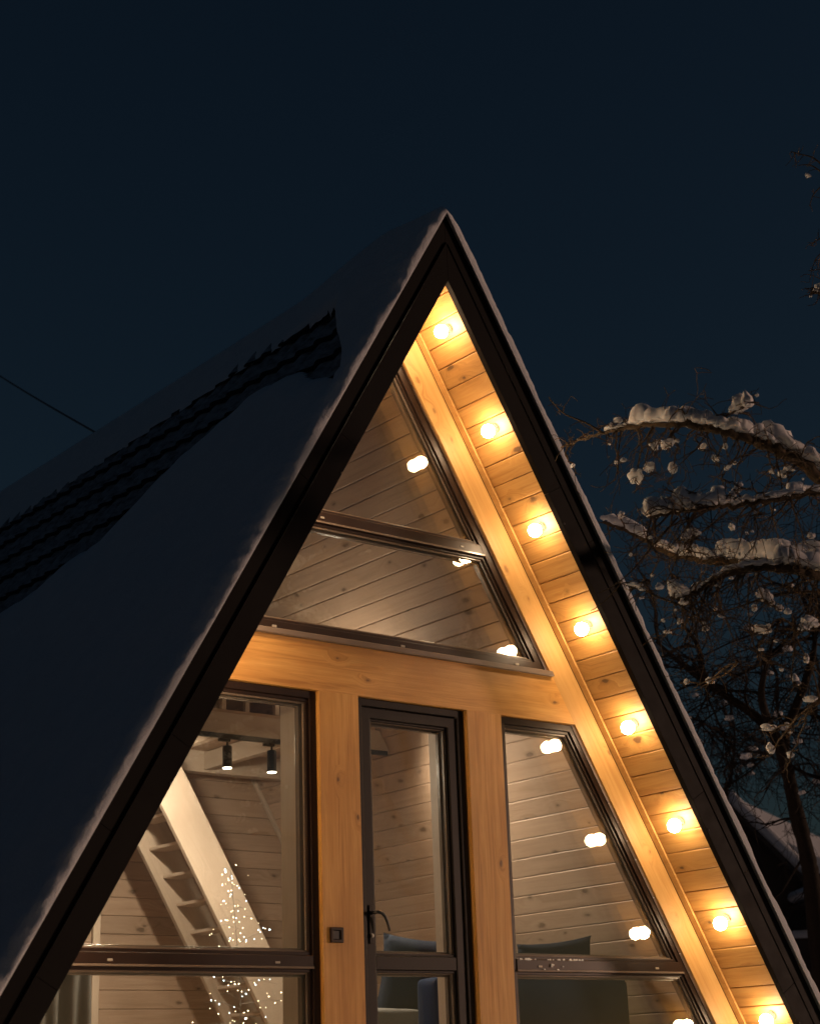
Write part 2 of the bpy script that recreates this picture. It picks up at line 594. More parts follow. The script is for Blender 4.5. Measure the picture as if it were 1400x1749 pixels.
def board_mesh(name, L, wdt, th, mat, bev=0.006):
    """board with bevelled long edges, visible face +Z at 0"""
    h = wdt / 2 - 0.0012
    prof = [(-h, -th), (-h, -bev), (-h + bev, 0), (h - bev, 0), (h, -bev), (h, -th)]
    V, F = [], []
    for x in (-L / 2, L / 2):
        for (y, z) in prof: V.append((x, y, z))
    n = len(prof)
    for i in range(n):
        j = (i + 1) % n
        F.append((i, j, n + j, n + i))
    F.append(tuple(range(n))[::-1]); F.append(tuple(range(n, 2 * n)))
    me = data_mesh(name, V, F, mat)
    bm = bmesh.new(); bm.from_mesh(me)
    bmesh.ops.recalc_face_normals(bm, faces=bm.faces[:])
    bm.to_mesh(me); bm.free()
    return me

S_END = (HS - ZFLOOR + 0.1) / ST
n_boards = int((S_END - (S0 - PITCHB / 2)) / PITCHB)

for side in (1, -1):
    # roof deck behind the boards
    es = Vector((side * CT, 0, -ST))
    nout = Vector((side * ST, 0, CT))
    lo = Vector((0, 0, HS)); 
    V = []
    y0, y1 = -D + 0.012, HOUSE_BACK
    ho = HO - 0.13
    send = (HS - 0.35) / ST
    for y in (y0, y1):
        V += [Vector((0, y, HS + 0.05)), Vector((0, y, ho)),
              Vector((0, y, ho)) + es * send, Vector((0, y, HS + 0.05)) + es * send]
    F = [(0, 1, 2, 3), (7, 6, 5, 4), (0, 4, 5, 1), (1, 5, 6, 2), (2, 6, 7, 3), (3, 7, 4, 0)]
    roof = link('roof', data_mesh('roof', V, F, M['lining']), cabin)
    if side == -1: ROOF_L = roof
    # soffit boards outside, lining boards inside
    sof = empty('soffit'); sof.parent = cabin
    lin = empty('sloping_wall'); lin.parent = cabin
    Ls = D - 0.010 + 0.02
    me_s = board_mesh('soffit_board', Ls, PITCHB, 0.018, M['pine'])
    Li = YBACK - 0.10
    me_i = board_mesh('wall_board', Li, PITCHB, 0.018, M['white_pine'])
    for k in range(-3, n_boards):
        s = S0 + k * PITCHB
        jit = random.uniform(-0.0008, 0.0008)
        link('soffit_board', me_s, sof, slope_m(side, s, HS, (-D + 0.010 + 0.02) / 2, jit))
        link('wall_board', me_i, lin, slope_m(side, s, HS, 0.10 + Li / 2, jit))

# rake boards on the facade, with the moulding against the soffit
FAC = frame_m((0, 0, 0), (1, 0, 0), (0, 0, 1))      # X right, Y up, Z out (towards -y)
ZB = 0.9
for side in (1, -1):
    es = Vector((side * CT, 0, -ST))
    L0, L1 = 0.0, (HS - ZB) / ST
    # board lies between the slopes of peak HR and HSM; local X down the slope
    per = (HSM - HR) * CT
    Mx = frame_m(Vector((0, 0.02, HSM)), es, Vector((-side * ST, 0, -CT)))
    # depth direction sign
    zdir = Mx.to_3x3() @ Vector((0, 0, 1))
    zs = -1 if zdir.y > 0 else 1
    # mitre at the peak: where x = 0
    top = -per * 0 
    xi = per / TT        # local shift of the lower edge where it meets x = 0 : along-slope distance
    poly = [(0.0, 0), (L1, 0), (L1, per), (per * ST / CT, per)]
    if side * 1 == 1: pass
    pr = prism('rake_board', poly, min(0, zs * 0.02), max(0, zs * 0.02), Mx, M['pine_rake'], cabin, 0.002)
    # moulding: quarter profile
    prof = [(0.0, 0.0), (0.0, 0.022), (0.006, 0.028), (0.014, 0.034), (0.020, 0.044), (0.036, 0.046), (0.036, 0.0)]
    V, F = [], []
    nin = Vector((-side * ST, 0, -CT)); out = Vector((0, -1, 0))
    a0 = Vector((0, 0, HS)); 
    for sl in (0.03, L1):
        for (q, r) in prof:
            V.append(a0 + es * (sl + q * 1.2) + nin * q + out * r)
    n = len(prof)
    for i in range(n):
        F.append((i, (i + 1) % n, n + (i + 1) % n, n + i))
    F.append(tuple(range(n))); F.append(tuple(range(n, 2 * n))[::-1])
    me = data_mesh('moulding', V, F, M['pine_rake'])
    bm = bmesh.new(); bm.from_mesh(me); bmesh.ops.recalc_face_normals(bm, faces=bm.faces[:]); bm.to_mesh(me); bm.free()
    link('moulding', me, cabin)

# cross beam and posts
hb0, hb1 = hx(HR, ZBEAM) , hx(HR, ZSILL)
def beam_poly():
    return [(-hb0 - 0.004, ZBEAM), (hb0 + 0.004, ZBEAM), (hb1 + 0.03, ZSILL + 0.03), (-hb1 - 0.03, ZSILL + 0.03)]
zc = (ZBEAM + ZSILL) / 2
pb = [(x, z - zc) for x, z in beam_poly()]
prism('cross_beam', pb, -0.10, -0.0005, frame_m((0, 0, zc), (1, 0, 0), (0, 0, 1)), M['pine_beam'], cabin, 0.0)
ZP = ZFLOOR - 0.25
for a, b in ((X1, X2), (X3, X4)):
    box('post', (a, -0.0022, ZP), (b, 0.11, ZBEAM - 0.001), M['pine_beam'], cabin, 0.0015, 'z')
    # whitewashed inner face of the post
    box('inner_post', (a - 0.075, 0.134, ZFLOOR), (b + 0.035, 0.30, ZBEAM + 0.25), M['white_wood'], cabin, 0.002, 'z')
inb = box('inner_beam', (-hb0 + 0.02, 0.103, ZBEAM + 0.01), (hb0 - 0.02, 0.20, ZSILL - 0.005), M['white_wood'], cabin, 0.002, 'x')

# ---- windows
YF = 0.030          # frame front is set back behind the posts
def facz(y): return -y

def pane(win, poly, y):
    bm = prism_bm(poly, facz(y + 0.004), facz(y))
    link('pane', bm_mesh(bm, 'pane', M['glass']), win, FAC)

def glaze(win, poly, mat, wf=0.055, splits=(), depth=0.075, bar=0.085, ybar=0.0, beadw=0.02):
    """frame ring, bars at the given heights, beads and double panes in every opening"""
    inn = inset(poly, wf)
    ring('frame', poly, inn, facz(YF + depth), facz(YF), FAC, mat, win, 0.004)
    zs = [None] + list(splits) + [None]
    # split the inner polygon by height
    def clip(pg, z, keep_above):
        out = []
        for i in range(len(pg)):
            a, b = pg[i], pg[(i + 1) % len(pg)]
            ia = a[1] >= z if keep_above else a[1] <= z
            ib = b[1] >= z if keep_above else b[1] <= z
            if ia: out.append(a)
            if ia != ib:
                t = (z - a[1]) / (b[1] - a[1])
                out.append((a[0] + (b[0] - a[0]) * t, z))
        res = []
        for q in out:
            if not res or (abs(q[0] - res[-1][0]) + abs(q[1] - res[-1][1])) > 1e-6: res.append(q)
        if abs(res[0][0] - res[-1][0]) + abs(res[0][1] - res[-1][1]) < 1e-6: res.pop()
        return res
    cells = []
    prev = None
    for i in range(len(splits) + 1):
        pg = inn
        if i > 0: pg = clip(pg, splits[i - 1] + bar / 2, True)
        if i < len(splits): pg = clip(pg, splits[i] - bar / 2, False)
        cells.append(pg)
    for z in splits:
        strip = clip(clip(inn, z - bar / 2, True), z + bar / 2, False)
        prism('glazing_bar', strip, facz(YF + depth - 0.004), facz(YF + ybar), FAC, mat, win, 0.004)
        # drip lip under the bar
        lip = clip(clip(inn, z - bar / 2 - 0.002, True), z - bar / 2 + 0.010, False)
        prism('drip_lip', lip, facz(YF + ybar), facz(YF + ybar - 0.006), FAC, M['bead'], win, 0.0015)
    for pg in cells:
        i1 = inset(pg, beadw)
        ring('bead', pg, i1, facz(YF + 0.034), facz(YF + 0.014), FAC, mat, win, 0.003)
        i2 = inset(pg, beadw * 0.55)
        i3 = inset(pg, beadw + 0.010)
        ring('gasket', i2, i3, facz(YF + 0.040), facz(YF + 0.027), FAC, M['bead'], win, 0.002)
        ring('inner_bead', i2, inset(pg, beadw + 0.022), facz(YF + 0.098), facz(YF + 0.060), FAC, M['bead'], win, 0.003)
        pane(win, i2, YF + 0.0405)
        pane(win, i2, YF + 0.078)
    return inn, cells

# top window (triangle over the beam)
zt = ZSILL + 0.036
up = [(-hx(HR, zt) + 0.002, zt), (hx(HR, zt) - 0.002, zt), (0, HR - 0.003)]
win = empty('window'); win.parent = cabin
glaze(win, up, M['frame'], 0.058, (4.618,), bar=0.074, ybar=-0.004)
# sill strip under it
hs = hx(HR, ZSILL) 
prism('sill', [(-hs - 0.01, ZSILL), (hs - 0.005, ZSILL), (hs - 0.02, ZSILL + 0.033), (-hs + 0.02, ZSILL + 0.033)], -0.02, 0.030, FAC, M['sill'], win, 0.003)
for x in (-0.98, -0.02, 0.93):
    box('drain_cap', (x - 0.016, YF - 0.005, zt + 0.016), (x + 0.016, YF - 0.0005, zt + 0.030), M['steel'], win, 0.002)
for x in (-0.62, 0.50):
    box('drain_cap', (x - 0.014, YF - 0.009, 4.608), (x + 0.014, YF - 0.0045, 4.620), M['steel'], win, 0.002)

# side windows
zb = ZFLOOR + 0.03
for sgn, xe in ((-1, X1), (1, X4)):
    a = hx(HR, zb) - 0.002; b = hx(HR, ZBEAM) - 0.002
    xe2 = xe + sgn * 0.003
    if sgn == 1:
        poly = [(xe2, zb), (a, zb), (b, ZBEAM - 0.003), (xe2, ZBEAM - 0.003)]
    else:
        poly = [(-a, zb), (xe2, zb), (xe2, ZBEAM - 0.003), (-b, ZBEAM - 0.003)]
    win = empty('window'); win.parent = cabin
    glaze(win, poly, M['frame'], 0.045, (ZTR + 0.042,), bar=0.072, ybar=-0.006)
    for x in ((-2.02, -0.98) if sgn < 0 else (0.98, 2.02)):
        box('drain_cap', (x - 0.016, YF - 0.011, ZTR + 0.030), (x + 0.016, YF - 0.0065, ZTR + 0.042), M['steel'], win, 0.002)

# ---- door
door = empty('door'); door.parent = cabin
dp = [(X2 + 0.002, ZFLOOR - 0.02), (X3 - 0.012, ZFLOOR - 0.02), (X3 - 0.012, ZBEAM - 0.003), (X2 + 0.002, ZBEAM - 0.003)]
di = inset(dp, 0.046)
ring('frame', dp, di, facz(YF + 0.075), facz(YF), FAC, M['door'], door, 0.004)
ds = inset(dp, 0.050)
dsi = inset(ds, 0.066)
ring('sash', ds, dsi, facz(YF + 0.085), facz(YF + 0.012), FAC, M['door'], door, 0.005)
zb1, zb2 = 1.925, 2.005
prism('glazing_bar', [(dsi[0][0], zb1), (dsi[1][0], zb1), (dsi[1][0], zb2), (dsi[0][0], zb2)], facz(YF + 0.082), facz(YF + 0.016), FAC, M['door'], door, 0.004)
for z0, z1 in ((dsi[0][1], zb1), (zb2, dsi[2][1])):
    pg = [(dsi[0][0], z0), (dsi[1][0], z0), (dsi[1][0], z1), (dsi[0][0], z1)]
    ring('bead', pg, inset(pg, 0.014), facz(YF + 0.046), facz(YF + 0.026), FAC, M['door'], door, 0.003)
    ring('gasket', inset(pg, 0.009), inset(pg, 0.020), facz(YF + 0.052), facz(YF + 0.038), FAC, M['bead'], door, 0.002)
    ring('inner_bead', inset(pg, 0.009), inset(pg, 0.032), facz(YF + 0.098), facz(YF + 0.070), FAC, M['bead'], door, 0.003)
    pane(door, inset(pg, 0.009), YF + 0.0525)
    pane(door, inset(pg, 0.009), YF + 0.078)
# handle: rose, neck, curved lever; lock below
hxp = (ds[0][0] + dsi[0][0]) / 2
hz = 2.245
yf = YF + 0.012
prism('handle_plate', [(hxp - 0.016, hz - 0.175), (hxp + 0.016, hz - 0.175), (hxp + 0.016, hz + 0.045), (hxp - 0.016, hz + 0.045)], facz(yf), facz(yf - 0.008), FAC, M['door'], door, 0.003)
pts = [(hxp, yf - 0.006, hz), (hxp, yf - 0.045, hz), (hxp + 0.012, yf - 0.056, hz + 0.001), (hxp + 0.040, yf - 0.058, hz - 0.004),
       (hxp + 0.062, yf - 0.056, hz - 0.022), (hxp + 0.078, yf - 0.055, hz - 0.050), (hxp + 0.088, yf - 0.055, hz - 0.080), (hxp + 0.094, yf - 0.055, hz - 0.104)]
tube('handle', pts, [0.011, 0.0105, 0.0105, 0.010, 0.0095, 0.009, 0.0085, 0.008], M['black'], door, 10)
tube('lock', [(hxp, yf - 0.006, hz - 0.13), (hxp, yf - 0.016, hz - 0.13)], 0.011, M['steel'], door, 12)

# ---- fascia: two stepped courses of folded sheet on each side, joined from lengths
fas = empty('fascia'); fas.parent = cabin
def fascia_piece(side, h0, h1, sa, sb, yfront, thick, name, sa_in=None):
    es = Vector((side * CT, 0, -ST))
    mo = frame_m(Vector((0, yfront, 0)), (1, 0, 0), (0, 0, 1))
    def P(h, s): return (side * CT * s, h - ST * s)
    poly = [P(h0, sa), P(h0, sb), P(h1, sb - (h0 - h1) * ST * 0), P(h1, max(0.0, sa))]
    # square cut joints
    if sa > 0:
        k = (h0 - h1) * ST
        poly[3] = P(h1, sa - k)
    k = (h0 - h1) * ST
    poly[2] = P(h1, sb - k)
    if side < 0: poly = poly[::-1]
    return prism(name, poly, -thick, 0, mo, M['fascia'], fas, 0.0012)
joints_o = [0.0, 2.35, 4.75, 7.3]
joints_i = [0.0, 1.55, 3.45, 3.98, 5.9, 7.2]
joints_i = [0.0, 1.75, 3.95, 5.35, 7.2]
for side in (1, -1):
    for a, b in zip(joints_o[:-1], joints_o[1:]):
        fascia_piece(side, HO, HM, a + (0.0006 if a else 0), b - 0.0006, -D - 0.002, 0.030, 'fascia_length')
    for a, b in zip(joints_i[:-1], joints_i[1:]):
        fascia_piece(side, HM + 0.012, HI, a + (0.0006 if a else 0), b - 0.0006, -D - 0.012, 0.042, 'fascia_length')
    # thin raised bead along the step
    es = Vector((side * CT, 0, -ST))
    p0 = Vector((0, -D - 0.014, HM + 0.006))
    tube('fascia_bead', [p0 + es * 0.01, p0 + es * 7.1], 0.004, M['fascia'], fas, 6)
    # joint screws at the lower edge
    for s in joints_i[1:-1]:
        q = Vector((0, -D - 0.013, HI + 0.02)) + es * s
        link('screw', lathe_mesh('screw', [(0.007, 0), (0.007, 0.003), (0.003, 0.005)], M['black'], 8), fas, frame_m(q, (1, 0, 0), (0, 0, 1)))

# ---- roof tiles on the bare band of the left slope
HOLE_UP = [(0.10, 0.72), (0.32, 0.64), (1.17, 0.57), (2.41, 0.66), (3.96, 0.78), (5.13, 0.86), (7.4, 1.0)]
HOLE_LO = [(-0.36, 1.44), (0.2, 1.12), (0.69, 1.0), (1.18, 1.22), (1.51, 1.44), (1.85, 1.78), (2.25, 1.88), (2.58, 2.13), (3.11, 2.24), (3.52, 2.30), (5.0, 2.7), (7.4, 3.2)]
def interp(tab, x):
    if x <= tab[0][0]: return tab[0][1]
    for (a, b), (c, d) in zip(tab[:-1], tab[1:]):
        if x <= c: return b + (d - b) * (x - a) / (c - a)
    return tab[-1][1]
def tile_mesh():
    V, F = [], []
    wd, ln = 0.215, 0.36
    nx, ny = 8, 4
    for top in (1, 0):
        for j in range(ny + 1):
            for i in range(nx + 1):
                u = i / nx; v = j / ny
                z = 0.034 * math.sin(math.pi * u) ** 1.5 + 0.048 * v
                tongue = 0.035 * math.sin(math.pi * u) if j == ny else 0
                V.append(((u - 0.5) * wd, v * ln + tongue, z + (0.0 if top else -0.045)))
    k = (nx + 1) * (ny + 1)
    for j in range(ny):
        for i in range(nx):
            a = j * (nx + 1) + i
            F.append((a, a + 1, a + nx + 2, a + nx + 1))
    for i in range(nx):
        a = ny * (nx + 1) + i
        F.append((a, a + 1, a + 1 + k, a + k))
    me = data_mesh('roof_tile', V, F, M['tile'], False)
    me.materials.append(M['tile_dark'])
    for pi in range(nx * ny, len(me.polygons)): me.polygons[pi].material_index = 1  # risers bare of snow, and painted darker to deepen the shade under each tile
    bm = bmesh.new(); bm.from_mesh(me); bmesh.ops.recalc_face_normals(bm, faces=bm.faces[:]); bm.to_mesh(me); bm.free()
    return me
TILE = tile_mesh()
esL = Vector((-CT, 0, -ST)); noutL = Vector((-ST, 0, CT))
for r in range(0, 11):
    for cidx in range(0, 36):
        s = 0.06 + r * 0.30
        y = -0.36 + cidx * 0.215
        if s < interp(HOLE_UP, y) - 0.55 or s > interp(HOLE_LO, y) + 0.25: continue
        if y > 7.0: continue
        mm = frame_m(Vector((0, y, HO - 0.112)) + esL * s + noutL * (0.002 + random.uniform(0, 0.004)), (0, 1, 0), esL)
        if (mm.to_3x3() @ Vector((0, 0, 1))).dot(noutL) < 0:
            mm = frame_m(Vector((0, y, HO - 0.112)) + esL * s + noutL * 0.004, (0, -1, 0), esL)
        link('roof_tile', TILE, ROOF_L, mm)

# ---- inside: floor, back wall, beams, gallery
box('floor', (-3.2, 0.10, ZFLOOR - 0.12), (3.2, YBACK, ZFLOOR), M['white_pine'], cabin, 0, 'y')
bw = empty('back_wall'); bw.parent = cabin
z = ZFLOOR
k = 0
BP = 0.141
while z < HS - 0.25:
    a, b = hx(HS, z) - 0.02, hx(HS, z + BP) - 0.02
    g_ = 0.0012
    poly = [(-a, -BP / 2 + g_), (a, -BP / 2 + g_), (b, BP / 2 - g_), (-b, BP / 2 - g_)]
    prism('wall_board', poly, -0.018, 0, frame_m((0, YBACK + random.uniform(-.0008, .0008), z + BP / 2), (1, 0, 0), (0, 0, 1)), M['white_pine'], bw, 0.005)
    z += BP
link('wall_backing', data_mesh('wall_backing', [(-3.4, YBACK + 0.03, 0.9), (3.4, YBACK + 0.03, 0.9), (0, YBACK + 0.03, HS + 0.1)], [(0, 1, 2)], M['lining']), bw)
for side in (1,):
    es = Vector((side * CT, 0, -ST)); nin = Vector((-side * ST, 0, -CT))
    o = Vector((0, YBACK - 0.022, HS)) + nin * 0.012
    mm = frame_m(o + es * 3.0, es, nin)
    prism('corner_trim', [(-2.9, -0.012), (2.9, -0.012), (2.9, 0.016), (-2.9, 0.016)], -0.02, 0.02, mm, M['white_wood'], cabin, 0.004)
YB = 2.2
for name, y, z0, z1, th in (('tie_beam', YB, 3.700, 3.868, 0.10), ('tie_beam', 3.56, 3.700, 3.90, 0.10)):
    hw = hx(HS, z1) - 0.005; hw0 = hx(HS, z0) - 0.005
    zc = (z0 + z1) / 2
    prism(name, [(-hw0, z0 - zc), (hw0, z0 - zc), (hw, z1 - zc), (-hw, z1 - zc)], -th, 0, frame_m((0, y, zc), (1, 0, 0), (0, 0, 1)), M['white_wood'], cabin, 0.003)
for x in (-1.2, -0.55, 0.10, 0.75):
    box('joist', (x - 0.035, YB + 0.10, 3.72), (x + 0.035, 3.56, 3.86), M['white_wood'], cabin, 0.002, 'y')
for i in range(13):
    y0 = YB + 0.02 + i * 0.14
    hw = hx(HS, 3.872) - 0.03
    box('gallery_board', (-hw, y0, 3.872), (hw, y0 + 0.137, 3.895), M['white_pine'], cabin, 0.002, 'x')
for x in (-0.62, -0.36, 0.058, 0.258, 0.52, 0.80):
    box('baluster', (x - 0.018, YB + 0.02, 3.896), (x + 0.018, YB + 0.056, 4.10), M['white_wood'], cabin, 0.002, 'z')
# partition corner at the left of the back wall
px0 = at(160, 1600, 3.60)
box('corner_post', (px0.x - 0.03, 3.55, ZFLOOR), (px0.x + 0.03, 3.61, 3.70), M['white_wood'], cabin, 0.004, 'z')
for i in range(17):
    z0 = ZFLOOR + i * 0.145
    box('partition_board', (-2.3 + 0.45 * (i > 9), 3.575, z0), (px0.x - 0.031, 3.60, z0 + 0.1425), M['white_pine'], cabin, 0.004, 'x')

# ---- staircase
stair = empty('staircase'); stair.parent = cabin
YS, YSF = 2.95, 3.52
a1, a2 = at(310, 1308, YS), at(508.6, 1721, YS)        # upper edge of near stringer
b1, b2 = at(275, 1378, YS), at(458.5, 1749, YS)        # lower edge
dirs = (Vector((a2.x - a1.x, 0, a2.z - a1.z)).normalized() + Vector((b2.x - b1.x, 0, b2.z - b1.z)).normalized()).normalized()
nup = Vector((-dirs.z, 0, dirs.x))
if nup.z < 0: nup = -nup
wid = abs((a1 - b1).dot(nup)) * 0.5 + abs((a2 - b2).dot(nup)) * 0.5
top_l = (3.86 - a1.z) / dirs.z
bot_l = (a1.z - ZFLOOR) / -dirs.z
for y in (YS, YSF):
    o = Vector((a1.x, y, a1.z))
    mm = frame_m(o, dirs, nup)
    zz = (mm.to_3x3() @ Vector((0, 0, 1))).y
    z0, z1 = (0, 0.042) if zz > 0 else (-0.042, 0)
    prism('stringer', [(top_l, -wid), (bot_l + 0.1, -wid), (bot_l - 0.15, 0), (top_l - 0.1, 0)], z0, z1, mm, M['white_wood'], stair, 0.004)
# treads
tz = [at(240, 1447, YSF).z]
zt0 = at(252, 1450, YSF).z
rise = abs(at(252, 1450, YSF).z - at(300, 1541, YSF).z) / 2 * 1.0
rise = 0.205
k = -3
zq = at(252, 1448, YSF).z
z = zq
while z - rise > ZFLOOR: z -= rise
while z < 3.75:
    cx = a1.x + dirs.x * ((z - a1.z) / dirs.z)
    # centre line of the stringer at that height
    off = wid / 2 / abs(nup.z) * 0 
    xm = cx - (wid / abs(dirs.z)) * 0.5 * (1 if dirs.x > 0 else -1)
    box('tread', (xm - 0.085, YS + 0.043, z - 0.026), (xm + 0.085, YSF - 0.001, z), M['white_wood'], stair, 0.004, 'y')
    z += rise

# ------------------------------------------------------------------ snow on the roof
def roof_snow(side, name, label):
    es = Vector((side * CT, 0, -ST)); nout = Vector((side * ST, 0, CT))
    T = 0.115 if side < 0 else 0.060
    V, F, idx = [], [], {}
    ya, yb_ = -D - 0.035, HOUSE_BACK
    ys = []
    y = ya
    while y < yb_:
        ys.append(y)
        e = y - ya
        y += 0.012 if e < 0.22 else (0.03 if e < 1.2 else 0.06)
    ss = []
    s = 0.0
    smax = 6.9
    while s < smax:
        ss.append(s); s += 0.03 if s < 3.2 else 0.035
    def thick(y, s):
        e = y - ya
        q = Vector((y * 0.9, s * 0.9, side * 5.0))
        t = T * (1.0 + 0.22 * noise.noise(q) + 0.10 * noise.noise(q * 3.3))
        R = 0.075 if side < 0 else 0.03
        wv = 0.030 * noise.noise(Vector((s * 3.0, 1.7, side))) + 0.014 * noise.noise(Vector((s * 11.0, 4.1, side)))
        if side > 0: wv *= 0.5
        e2 = max(e + wv, e * 0.45)
        if e2 < R:
            x = max(0.0, min(1.0, 1 - e2 / R))
            t *= max(0.0, 1 - x * x) ** 0.5
        if side < 0: t *= 0.55 + 0.45 * min(1.0, e / 0.45)
        # crusty ripples along the wind-blown edge
        rip = 0.6 * noise.noise(Vector((s * 14.0 + y * 3, y * 7.0, 2.0 + side))) + 0.8 * noise.noise(Vector((s * 34.0, y * 12.0, 9.0)))
        t += 0.017 * rip * max(0.0, 1 - e / 0.30) * min(1, e / 0.03) * (1 if side < 0 else 0.9)
        hole = 1.0
        if side < 0:
            u, l = interp(HOLE_UP, y) - 0.04, interp(HOLE_LO, y) + 0.08 + 0.14 * max(0.0, 1 - abs(y - 1.7) / 1.4)
            if y < 0.1: u = 0.72 + (0.1 - y) * 1.45
            jag = 0.05 * noise.noise(Vector((y * 4.0, 0.3, 1))) + 0.03 * noise.noise(Vector((y * 13.0, 2.3, 1)))
            u += jag * 0.6; l += jag + 0.02 * noise.noise(Vector((y * 30, 1, 1)))
            dd = max(u - s, s - l)      # >0 outside the hole
            if l <= u: dd = 1.0
            if dd <= 0: return -1.0
            TP = 0.30 if s > l else 0.12
            if dd < TP:
                x = 1 - dd / TP
                hole = max(0.0, 1 - x * x) ** 0.5
            if u - s > 0: hole *= 1.0 - 0.80 * min(1.0, max(0.0, (y - 0.0) / 1.1))
        return max(0.004, t * hole) if e > 0.06 else max(0.012 + 0.2 * e, t * hole)
    for i, y in enumerate(ys):
        for j, s in enumerate(ss):
            t = thick(y, s)
            if t < 0: continue
            p = Vector((0, y, HO - 0.012)) + es * s + nout * t
            if j == 0:
                p = Vector((0, y, HO - 0.012 + t * (0.95 if side < 0 else 1.6)))
                if side > 0: p = Vector((0, y, HO - 0.012 + thickL(y)))
            if side < 0 and j == 0: RIDGE[y] = p.z
            idx[i, j] = len(V)
            V.append(p)
    for i in range(len(ys) - 1):
        for j in range(len(ss) - 1):
            q = [(i, j), (i + 1, j), (i + 1, j + 1), (i, j + 1)]
            if all(k in idx for k in q):
                F.append(tuple(idx[k] for k in q))
    # skirt down to the roof along the front edge
    base = {}
    for j in range(len(ss)):
        if (0, j) in idx:
            base[j] = len(V)
            p = Vector((0, ys[0] + 0.004, HO - 0.014)) + es * ss[j]
            V.append(p)
    for j in range(len(ss) - 1):
        if j in base and j + 1 in base:
            F.append((idx[0, j], idx[0, j + 1], base[j + 1], base[j]))
    me = data_mesh(name, V, F, M['snow'], True)
    bm = bmesh.new(); bm.from_mesh(me); bmesh.ops.recalc_face_normals(bm, faces=bm.faces[:]); bm.to_mesh(me); bm.free()
    me.polygons.foreach_set('use_smooth', [True] * len(me.polygons))
    o = link(name, me)
    tag(o, label, 'snow', kind='stuff')
RIDGE = {}
def thickL(y):
    k = min(RIDGE, key=lambda q: abs(q - y))
    return RIDGE[k] - HO + 0.012
roof_snow(-1, 'roof_snow', 'thick snow lying on the left roof slope, broken by bare tiles')
roof_snow(1, 'roof_snow', 'thin snow crust along the edge of the right roof slope')

# ------------------------------------------------------------------ soffit lamps
nth = ['first', 'second', 'third', 'fourth', 'fifth', 'sixth', 'seventh', 'eighth', 'ninth']
GR = 0.045
prof = []
for i in range(12):
    a = math.pi * (0.13 + 0.87 * i / 11)
    prof.append((max(0.0004, GR * math.sin(a)), -GR * math.cos(a)))
GLOBE = lathe_mesh('globe', prof, M['globe'], 24)
HOLD = lathe_mesh('holder', [(0.032, 0.0), (0.032, 0.005), (0.021, 0.008), (0.020, 0.036)], M['bead'], 24)
LOFF = 0.078                # globe centre off the boards
LAMP_S = []
for i in range(9):          # down-slope place and depth of each lamp
    c0 = slope_m(1, S0 + 0.72 * i, HS, -0.2782, 0.0758).translation
    nin = Vector((-ST, 0, -CT))
    d = c0 - CAM
    c1 = c0 + d * ((LOFF - 0.0758) / d.dot(nin))
    LAMP_S.append(((c1 - nin * LOFF).x / CT, c1.y))
for side, where in ((1, 'right'), (-1, 'left')):
    for i in range(9):
        mm = slope_m(side, LAMP_S[i][0], HS, LAMP_S[i][1], 0.0)
        loc = mm.translation.copy()
        lamp = empty('soffit_lamp', loc)
        if side == 1:
            lab = '%s lit globe lamp from the peak on the right soffit' % nth[i]
        else:
            lab = '%s globe lamp from the peak on the left soffit, behind the verge' % nth[i]
        tag(lamp, lab, 'lamp', 'globe lamps along the soffits')
        lamp['_loc'] = tuple(loc)
        link('holder', HOLD, lamp, mm @ Matrix.Translation((0, 0, 0.001)))
        link('globe', GLOBE, lamp, mm @ Matrix.Translation((0, 0, LOFF)))

# ------------------------------------------------------------------ doorbell box on the post
bell = empty('switch_box', (-0.597, -0.003, 2.11))
tag(bell, 'small square brown switch box with black centre on the wooden post', 'switch')
bp = [(-0.642, 2.067), (-0.553, 2.067), (-0.553, 2.153), (-0.642, 2.153)]
ring('cover', bp, inset(bp, 0.018), -0.004, 0.018, FAC, M['frame'], bell, 0.003)
prism('button', inset(bp, 0.0185), -0.004, 0.010, FAC, M['black'], bell, 0.002)

